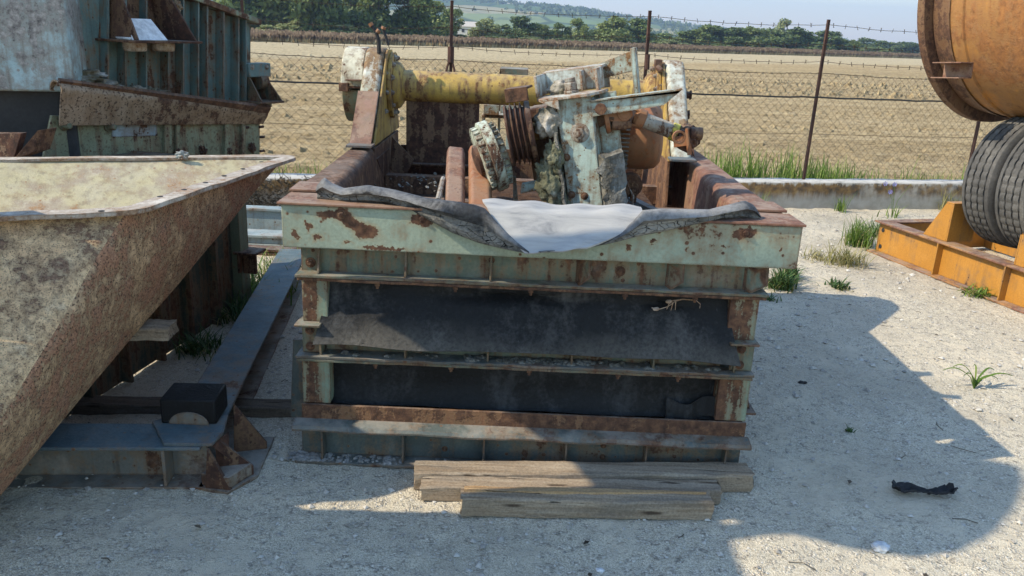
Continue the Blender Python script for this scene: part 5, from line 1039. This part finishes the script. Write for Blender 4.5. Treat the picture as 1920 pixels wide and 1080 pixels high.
# brackets with feet
def bracket(px, py, w, h, out, mat, face=None):
    c = mp(px, py); o = -nv; o_ = bpy.data.objects.new('x', None); bpy.data.objects.remove(o_)
    m = MB(); T = [c+dv*-w*.35, c+dv*w*.35]; 
    m.prism([c-dv*w*.5+o*0.0, c-dv*w*.32+Vector((0, 0, h)), c+dv*w*.32+Vector((0, 0, h)), c+dv*w*.5], o*.012)
    for s in (-1, 1): m.prism([c+dv*w*.42*s, c+dv*w*.3*s+Vector((0, 0, h)), c+dv*w*.34*s+o*out*.25+Vector((0, 0, h)), c+dv*w*.46*s+o*out], dv*.012)
    m.prism([c-dv*w*.55, c+dv*w*.55, c+dv*w*.55+o*out*1.05, c-dv*w*.55+o*out*1.05], (0, 0, -.014))
    b = m.build('mounting_bracket', mat, rm, .003); return b, c, o
b_, c, o = bracket(246, 72, .42, .36, .3, M['rustdark'])
MB().prism([c-dv*.17+o*.02+Vector((0, 0, .001)), c+dv*.02+o*.02, c+dv*.0+o*.24, c-dv*.2+o*.25], (0, 0, .012)).build('lime_crust', M['plaster'], b_, .003)
m = MB(); m.prism([c-dv*.2+o*.26, c+dv*.03+o*.26, c+dv*.0+o*.17+Vector((0, 0, .11)), c-dv*.14+o*.17+Vector((0, 0, .11))], o*.008); m.build('lime_crust', M['plaster'], b_, .002)
for s in (-.09, .1): MB().lathe(c+dv*s+o*.14+Vector((0, 0, -.014)), (0, 0, -1), [(0, .062), (.02, .064), (.045, .06), (.05, .05)], 24).build('rubber_foot', M['lip'], b_, .002)
b_, c, o = bracket(468, 186, .2, .19, .2, M['darkbox']); MB().prism([c-dv*.08+Vector((0, 0, .15)), c+dv*.12+Vector((0, 0, .15)), c+dv*.12+Vector((0, 0, .24)), c-dv*.08+Vector((0, 0, .24))], o*.09).build('bearing_block', M['ribwall'], b_, .006)
MB().cyl(c+dv*.02+o*.05+Vector((0, 0, .12)), c+dv*.09+o*.05+Vector((0, 0, .12)), .055, n=24).build('shaft_end', M['darkbox'], b_, .002)
MB().lathe(c+dv*.03+o*.1+Vector((0, 0, -.014)), (0, 0, -1), [(0, .05), (.03, .05)], 20).build('rubber_foot', M['greendull'], b_, .002)
for s in (-.05, .08): MB().bolt(c+dv*s+o*.09+Vector((0, 0, .215)), o, .012, .01).build('bolt', M['steel'], b_, 0)
m = MB()
for x, y, s in ((150, 128, .09), (160, 140, .08), (175, 148, .1), (205, 152, .07), (270, 158, .07), (240, 155, .06)): c = mp(x, y+4, .03); lumps(m, c.x, c.y, c.z-.03, s*1.1, s*.5, s*.4, x*.02, rough=.8)
m.build('lime_crust', M['crust'], rm, 0, ang=80)
# bolted lugs on the rib wall
for x, y in ((316, 12), (300, 48), (325, 50)): c = mp(x, y, .07); m = MB(); lumps(m, c.x, c.y, c.z, .03, .03, .035, x*.1, rough=.5); m.build('rusty_lug', M['pale'], rm, 0, ang=80)
# pale peeling block at the far left
pb = thing('peeling_housing', 'pale blue housing with peeling paint at the far left, in front of the ribbed machine', 'machine housing', (-2.5, 3.4, 1.0))
a = onY(134, 130, 4.3); b = onY(-160, 150, 4.05); z0 = onY(60, 172, 4.22).z
MB().prism([(a.x, a.y, z0), (b.x, b.y, z0), (b.x, b.y, z0+.75), (a.x, a.y, z0+.75)], (-.1, .5, 0)).build('side_plate', M['peel'], pb, .012)
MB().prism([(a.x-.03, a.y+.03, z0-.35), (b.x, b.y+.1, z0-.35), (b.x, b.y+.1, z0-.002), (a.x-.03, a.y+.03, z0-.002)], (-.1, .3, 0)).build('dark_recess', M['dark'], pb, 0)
MB().prism([onY(24, 300, 3.9), onY(70, 245, 3.92), onY(78, 243, 3.94), onY(65, 285, 3.92)], (.01, .12, 0)).build('bent_tab', M['rust'], pb, .003)
MB().prism([onY(-60, 250, 3.95), onY(40, 250, 3.95), onY(24, 305, 3.92), onY(-60, 310, 3.92)], (0, .05, 0)).build('rusty_edge', M['rustdark'], pb, .003)
q = onY(-60, 300, 4.0); MB().box(q.x-.5, q.x+.3, 4.05, 4.5, .0, z0-.34).build('base', M['darkbox'], pb, .01)
# ---- hopper
lipN = Vector((-1.352, 2.765, 1.0)); lipT = Vector((-1.165, 4.04, 1.0)); dl = Vector((-.905, -.425, 0)).normalized(); lipL = lipN+dl*1.45; lipFL = lipT+Vector((-.939, -.344, 0)).normalized()*1.45
b1 = onY(-60, 905, 2.0); b2 = onY(-60, 1004, 2.16); b3 = b1+dl*.5+Vector((0, .0, .0)); b4 = b2+Vector((-.45, .15, 0))
hp_ = thing('hopper', 'large rusty tapered hopper with a pale flanged rim, in the left foreground', 'hopper', (-1.9, 2.4, 0))
def ring(t, inset=0., nr=10):
    c = [lipN.lerp(b1, t), lipT.lerp(b2, t), lipFL.lerp(b4, t), lipL.lerp(b3, t)]; ctr = sum(c, Vector())/4; c = [p+(ctr-p).normalized()*inset for p in c]; out = []
    for i, rad in ((0, .05+.05*t), (1, .02), (2, .02), (3, .05)):
        p = c[i]; a = (c[i-1]-p); b = (c[(i+1) % 4]-p); s = p+a.normalized()*min(rad, a.length*.4); e = p+b.normalized()*min(rad, b.length*.4)
        for k in range(nr+1): f = k/nr; out.append(s*(1-f)**2+p*2*f*(1-f)+e*f*f)
    # subdivide straight sides for dents
    fin = []
    for k in range(len(out)):
        a = out[k]; b = out[(k+1) % len(out)]; n = max(1, int((b-a).length/.09)) if (k % (nr+1)) == nr else 1
        n = 12 if (k % (nr+1)) == nr else 1
        for j in range(n): fin.append(a.lerp(b, j/n))
    return fin
def dent(p, s=1.): return p+Vector((mnoise.noise(p*3.1), mnoise.noise(p*3.1+Vector((5, 1, 2))), .0))*.012*s
rows = [[dent(p) for p in ring(i/26)] for i in range(27)]
full = [r_+r_[:1] for r_ in rows]
MB().grid([r_[66:]+r_[1:6] for r_ in full]).build('near_plate', M['hopnear'], hp_, 0, ang=60)
MB().grid([r_[5:30] for r_ in full]).build('side_plate', M['hopout'], hp_, 0, ang=60)
MB().grid([r_[29:67] for r_ in full]).build('far_plate', M['hopout'], hp_, 0, ang=60)
rows = [[dent(p) for p in ring(i/26, .012)] for i in range(27)]
MB().grid(rows, True).build('lining', M['hopin'], hp_, 0, ang=60)
# rim flange, folded outward, dented and patchy
ro = ring(0); ctr = sum(ro, Vector())/len(ro); rows = []
for i, p in enumerate(ro):
    q = ro[(i+1) % len(ro)]; pr = ro[i-1]; tg = (q-pr).normalized(); outn = Vector((tg.y, -tg.x, 0)); outn = outn if outn.dot(p-ctr) > 0 else -outn
    wv = .004*mnoise.noise(p*9); rows.append([p-outn*.012+Vector((0, 0, .0+wv)), p-outn*.012+Vector((0, 0, .012+wv)), p+outn*(.062+.006*mnoise.noise(p*12))+Vector((0, 0, .012+wv+.004*mnoise.noise(p*20))), p+outn*.062+Vector((0, 0, -.004+wv)), p+outn*.005+Vector((0, 0, -.002+wv))])
rows.append(rows[0]); rm_ = MB().grid([list(x) for x in rows], True).build('rim', M['lip'], hp_, 0, ang=40)
for (px, py) in ((190, 395), (300, 368), (345, 355), (385, 342), (420, 329), (455, 316), (490, 303)):
    q = onZ(px, py, 1.014); MB().lathe((q.x, q.y, 1.0125), (0, 0, 1), [(0, .011), (.0015, .010)], 14).build('bolt_hole', M['dark'], rm_, 0)
q = onZ(342, 296, 1.013); m = MB(); lumps(m, q.x, q.y, q.z+.012, .03, .012, .02, 5, rough=.5); tag(m.build('foil_scrap', M['galv'], None, 0, loc=q, ang=30), 'crumpled shiny foil scrap on the far rim of the hopper', 'scrap')
# hopper legs, and added plates shaped to cast the yard's shadows, all out of view
m = MB()
for x, y, z in ((-2.25, 1.45, .5), (-2.85, 2.1, .98), (-2.95, 3.2, .98), (-2.75, 1.5, .9)): m.box(x-.05, x+.05, y-.05, y+.05, 0, z)
m.build('leg', M['rust'], hp_, .004)
MB().box(-2.8, -1.75, 1.4, 1.5, .42, .5).build('cross_beam', M['rust'], hp_, .004)
MB().prism([(-1.95, y, z) for y, z in ((.85, .62), (2.21, .62), (2.21, 1.1), (2.185, 1.12), (2.15, 1.3), (2.07, 1.62), (2.06, 2.12), (2.2, 2.08), (2.42, 1.97), (2.5, 1.9), (2.5, 2.03), (2.4, 2.36), (2.3, 2.68), (1.9, 2.72), (1.88, 2.47), (.85, 2.47))], (-.02, 0, 0)).build('shade_plate', M['hopout'], hp_, .004)  # added plate, outline cut to shade the foreground and leave sun gaps
MB().prism([(-1.95, .85, .62), (-2.75, .85, .62), (-2.75, .85, 2.42), (-1.95, .85, 2.42)], (0, -.02, 0)).build('shade_plate', M['hopout'], hp_, .004)  # added return of the shade plate
MB().prism([(-1.975, y, z) for y, z in ((1.88, 2.47), (1.72, 2.68), (1.57, 2.90), (1.5, 3.05), (1.5, 3.2), (1.55, 3.33), (1.63, 3.44), (1.735, 3.56), (1.86, 3.67), (1.98, 3.72), (2.06, 3.63), (2.11, 3.48), (2.175, 3.1), (2.25, 2.72), (1.9, 2.66))], (-.02, 0, 0)).build('shade_head', M['hopout'], hp_, .003)  # added plate whose rounded outline casts the shadow right of the stack
MB().prism([(-1.95, y, z) for y, z in ((2.215, .6), (2.215, 1.3), (2.3, 1.5), (2.4, 1.46), (2.495, 1.385), (2.58, 1.3), (2.58, .75), (2.45, .6))], (-.02, 0, 0)).build('shade_side', M['hopout'], hp_, .004)  # added plate that shades the hopper's near face and the ground beside it
m = MB(); m.box(-2.1, -2.02, 1.7, 1.78, .5, 2.8); m.build('plate_post', M['rust'], hp_, .003)  # unseen post behind the added shade plates
# ---- steel sections lying before the wall at left
def section(y0, z0, h, d_, lbl, mat):
    m = MB(); x0, x1 = -3.4, -.95; m.box(x0, x1, y0, y0+d_, z0+h-.02, z0+h); m.box(x0, x1, y0, y0+d_, z0, z0+.02); m.box(x0, x1, y0+.02, y0+.035, z0+.02, z0+h-.02); return tag(m.build('steel_section', mat, None, .003, loc=((x0+x1)/2, y0, z0)), lbl, 'steel section', 'steel sections stacked before the wall')
qa = onY(480, 380, 6.45)
section(6.35, .02, .20, .12, 'upper blue-grey steel section in the stack before the left part of the wall', M['galv'])
section(6.0, .0, .09, .2, 'lower blue-grey steel section in front of the taller one at left', M['galv'])
section(5.75, .0, .05, .12, 'dark low steel section nearest the grass at left', M['rustdark'])
# ================================================================== RIGHT SIDE
ys_ = thing('wheel_stand', 'ochre steel stand with trapezoid wheel chocks under the twin tyres, on the gravel at right', 'steel stand', (3.3, 6, 0))
p_, q_ = Vector((3.075, 6.70, 0)), Vector((3.473, 5.20, 0)); dv = (q_-p_).normalized(); nv = Vector((-dv.y, dv.x, 0))   # nv points to the right-far side
if nv.x < 0: nv = -nv
fr = FR(p_, dv, nv, (0, 0, 1)); LB = 3.2
beam = MB(fr).box(0, LB, 0, .012, .016, .262).build('side_web', M['yskid'], ys_, .003)
MB(fr).box(-.015, LB, -.055, .075, .262, .276).build('top_flange', M['yskidtop'], beam, .003); MB(fr).box(-.03, LB, -.075, .075, .002, .016).build('bottom_flange', M['yskidtop'], beam, .003)
def onF(px, py): q = onV(px, py, p_, q_); return (q-p_).dot(dv)
for a in (onF(1770, 450), onF(1893, 510), onF(1893, 510)+.75): MB(fr).box(a, a+.012, -.055, 0, .016, .262).build('stiffener', M['yskid'], beam, .002)
MB(fr).box(-.012, 0, 0, 1.3, .016, .262).build('end_web', M['yskid'], ys_, .003); MB(fr).box(-.02, .085, .075, 1.3, .262, .276).build('end_flange', M['yskidtop'], ys_, .003)
def chock(a, flip, lbl=None):
    s = -1 if flip else 1; m = MB(fr); o = .005
    m.prism([(a-s*.24, .0, .277), (a, .0, .277), (a, .0, .56), (a-s*.065, .0, .56)], (0, .012, 0)); m.prism([(a-s*.24, .22, .277), (a, .22, .277), (a, .22, .56), (a-s*.065, .22, .56)], (0, .012, 0))
    m.prism([(a, .0, .277), (a, .232, .277), (a, .232, .56), (a, .0, .56)], (s*.012, 0, 0)); m.prism([(a-s*.065, .0, .56), (a+s*.012, .0, .56), (a+s*.012, .232, .56), (a-s*.065, .232, .56)], (0, 0, .012)); return m.build('wheel_chock', M['yskid'], ys_, .003)
ga = onF(1772, 455); chock(ga, False); gb2 = onF(1897, 500); chock(gb2+.02, True)
MB(fr).box(0, LB, 1.1, 1.112, .016, .262).build('side_web', M['yskid'], ys_, .003)
for a, z in ((.04, .2), (.04, .06)): MB().bolt(fr(a, -.001, z), -nv, .012, .002).build('bolt_hole', M['dark'], ys_, 0)
# twin tyres
M['tyre'] = simple('tyre_rubber', [(.3, (.05, .048, .046)), (.55, (.095, .09, .083)), (.75, (.17, .158, .14))], 6, .85, .3, 70)
M['rim'] = worn('wheel_rim_paint', [(.25, .2, .12), (.3, .25, .16), (.3, .27, .2)], .5)
tw = thing('twin_wheel', 'pair of worn truck tyres mounted side by side on the ochre stand', 'twin tyres', (3.75, 5.9, .3))
ta = Vector((.30, -.95, .02)).normalized(); tc = onY(1906, 338, 5.92); TR = .475
def tyre(c):
    t0 = bpy.data.objects.new('x', None); bpy.data.objects.remove(t0); w = .125; rows = []; n = 150
    u = Vector((0, 0, 1)); u = (u-ta*u.dot(ta)).normalized(); v = ta.cross(u)
    prof = [(-w*.62, .30), (-w*.95, .34), (-w*1.06, .40), (-w*1.0, .445), (-w*.9, .466)]
    g_ = []
    for gx_ in (-.62, -.2, .24, .66): g_ += [(w*(gx_-.055), 0), (w*(gx_-.03), 1), (w*(gx_+.03), 1), (w*(gx_+.055), 0)]
    tread = [(-w*.8, 0)]+g_+[(w*.8, 0)]
    half = [(w*.9, .466), (w*1.0, .445), (w*1.06, .40), (w*.95, .34), (w*.62, .30)]
    for k in range(n):
        a = 2*PI*k/n; row = []
        sip = 1 if k % 3 == 0 else 0
        for (t, r_) in prof: row.append((t, r_))
        for (t, gd) in tread:
            crown = TR-.006*(t/w)**2; row.append((t+(.004*(1 if k % 6 < 3 else -1) if gd else 0), crown-(.014 if gd else 0)-(.006 if sip and abs(t) < w*.66 else 0)))
        for (t, r_) in half: row.append((t, r_))
        rows.append([c+ta*t+(u*math.cos(a)+v*math.sin(a))*r_ for t, r_ in row])
    rows.append(rows[0]); return MB().grid(rows).build('tyre', M['tyre'], tw, 0, ang=28)
for k, off in enumerate((0.09, .375)):
    t_ = tyre(tc+ta*off); MB().lathe(tc+ta*(off-.07), ta, [(0, .3), (.0, .31), (.14, .31), (.14, .29), (.1, .25), (.08, .12), (.12, .1), (.12, .05)], 40).build('rim', M['rim'], t_, 0)
MB().cyl(tc-ta*.02, tc+ta*.5, .06, n=20).build('axle', M['rust'], tw, .004)
# mixer drum
dm = thing('mixer_drum', 'big orange and rust mixer drum with a dark end ring, upper right', 'mixer drum', (3.9, 6.2, 1.2))
da = Vector((.40, -.90, .06)).normalized(); dc = onY(1888, 4, 6.35); DR = .862
m = MB(); m.lathe(dc, da, [(-.03, DR*.9), (-.03, DR), (.03, DR), (.035, DR*.93)], 96); m.build('end_ring', M['drumring'], dm, .004)
MB().lathe(dc, da, [(.03, DR*.9), (.055, DR*.925), (.2, DR*.955)], 96, False).build('end_band', M['drumring'], dm, 0, ang=60)
MB().lathe(dc, da, [(.035, DR*.905), (.2, DR*.945), (.3, DR*.955), (.305, DR*.972), (.312, DR*.972), (.32, DR*.958), (.75, DR*.99), (.756, DR*1.004), (.766, DR*1.004), (.772, DR*.99), (1.2, DR*.97), (1.9, DR*.7)], 128).build('drum_shell', M['drum'], dm, 0, ang=20)
# channel bracket between ring and shell
q = onY(1792, 132, 5.72); e1 = (da*.9+Vector((.15, 0, 0))).normalized(); up = Vector((0, 0, 1)); up = (up-e1*up.dot(e1)).normalized(); sd = e1.cross(up); m = MB(FR(q, e1, sd, up))
m.box(-.1, .1, -.03, .12, .045, .053); m.box(-.1, .1, -.03, .12, -.053, -.045); m.box(-.1, .1, -.03, -.02, -.045, .045); m.build('channel_bracket', M['rusttop'], dm, .002)
m = MB(); m.box(dc.x+.55, dc.x+.65, dc.y-1.4, dc.y-1.3, 0, 1.5); m.box(dc.x+.55, dc.x+.65, dc.y-1.3, dc.y-.4, 1.2, 1.3); m.build('support_post', M['yskid'], dm, .004)
# rubber scrap on the ground
a = onZ(1672, 922); b = onZ(1788, 930); rows = []; r = random.Random(6); z0 = ground_z(1.63, 2.78)
for i in range(25):
    t = i/24; q = a.lerp(b, t); wv = .044*(.55+.5*math.sin(t*7+.8)*.6)*(1-.6*abs(2*t-1)**4)+.004; lift = .012+.014*abs(math.sin(t*5.2))+(.02 if t < .08 or t > .93 else 0); row = []
    for k in range(7):
        s = k/6*2-1; row.append((q.x+.006*mnoise.noise(Vector((t*9, s*2, 0))), q.y+wv*s-.008*math.sin(t*PI)+.008*mnoise.noise(Vector((t*15, s, 4))), z0+lift*(.4+.6*abs(s))+.01*mnoise.noise(Vector((t*11, s*3, 2)))+.004))
    rows.append(row)
tag(MB().sheet(rows, .006).build('rubber_scrap', M['scrap'], None, 0, loc=(1.63, 2.78, z0), ang=60), 'torn black rubber strip lying on the shaded gravel at lower right', 'rubber scrap')
r = random.Random(12)
for px, py, s, lb in ((1505, 715, .022, 'small black rubber chip on the gravel right of the stack'), (1310, 545, 0, '')):
    if s: q = onZ(px, py); m = MB(); lumps(m, q.x, q.y, ground_z(q.x, q.y)+.006, s, s*.5, .007, 3, rough=.4); tag(m.build('rubber_chip', M['scrap'], None, 0, loc=q), lb, 'rubber scrap')
for px, py, s, lb in ((1650, 1030, .03, 'pale stone at the lower edge of the large shadow'), (1125+ 0, 1066, .014, 'small white pebble in the shaded foreground left of the shadow corner'), (745, 866, 0, '')):
    if s: q = onZ(px, py); m = MB(); lumps(m, q.x, q.y, ground_z(q.x, q.y)+s*.3, s, s*.8, s*.55, px*.01, rough=.3); tag(m.build('pebble', M['plaster'], None, 0, loc=q, ang=80), lb, 'stone')

# ------------------------------------------------------------------ air
g = G('haze_air'); g.t.nodes.remove(g.b); pv = g.n('VolumePrincipled'); pv.inputs['Color'].default_value = (.5, .66, .95, 1); pv.inputs['Density'].default_value = HAZE; pv.inputs['Anisotropy'].default_value = .2
g.t.links.new(pv.outputs[0], g.out.inputs['Volume'])
hz = MB().box(-2900, 2900, -380, 4100, -3, 190).build('haze', g.m, None, 0, smooth=False, loc=(0, 1500, 0)); tag(hz, kind='stuff')

r = random.Random(31); m = MB()
for k in range(150):
    x = r.uniform(-1.3, 4.2); y = 1.9+5.8*r.random()**1.4
    if y > wall_y(x)-.1 or (-.85 < x < 1.05 and 2.45 < y < 5.2): continue
    z = ground_z(x, y)+.006; a = r.uniform(0, 6.28); s_ = r.uniform(.006, .016)
    if r.random() < .45:
        l = r.uniform(.03, .11); m.tube([(x, y, z), (x+l*.5*math.cos(a), y+l*.5*math.sin(a), z+r.uniform(0, .008)), (x+l*math.cos(a+.3), y+l*math.sin(a+.3), z)], .0016, 4)
    else:
        c_, d_ = math.cos(a)*s_, math.sin(a)*s_; m.add([(x-c_, y-d_, z), (x+d_*.6, y-c_*.6, z+.004), (x+c_, y+d_, z+.003), (x-d_*.6, y+c_*.6, z+.006)], [(0, 1, 2, 3)])
tag(m.build('dry_litter', M['vine'], None, 0, loc=(1, 4, 0), normals=False), 'dry twigs and leaf bits scattered on the gravel', 'litter', None, 'stuff')
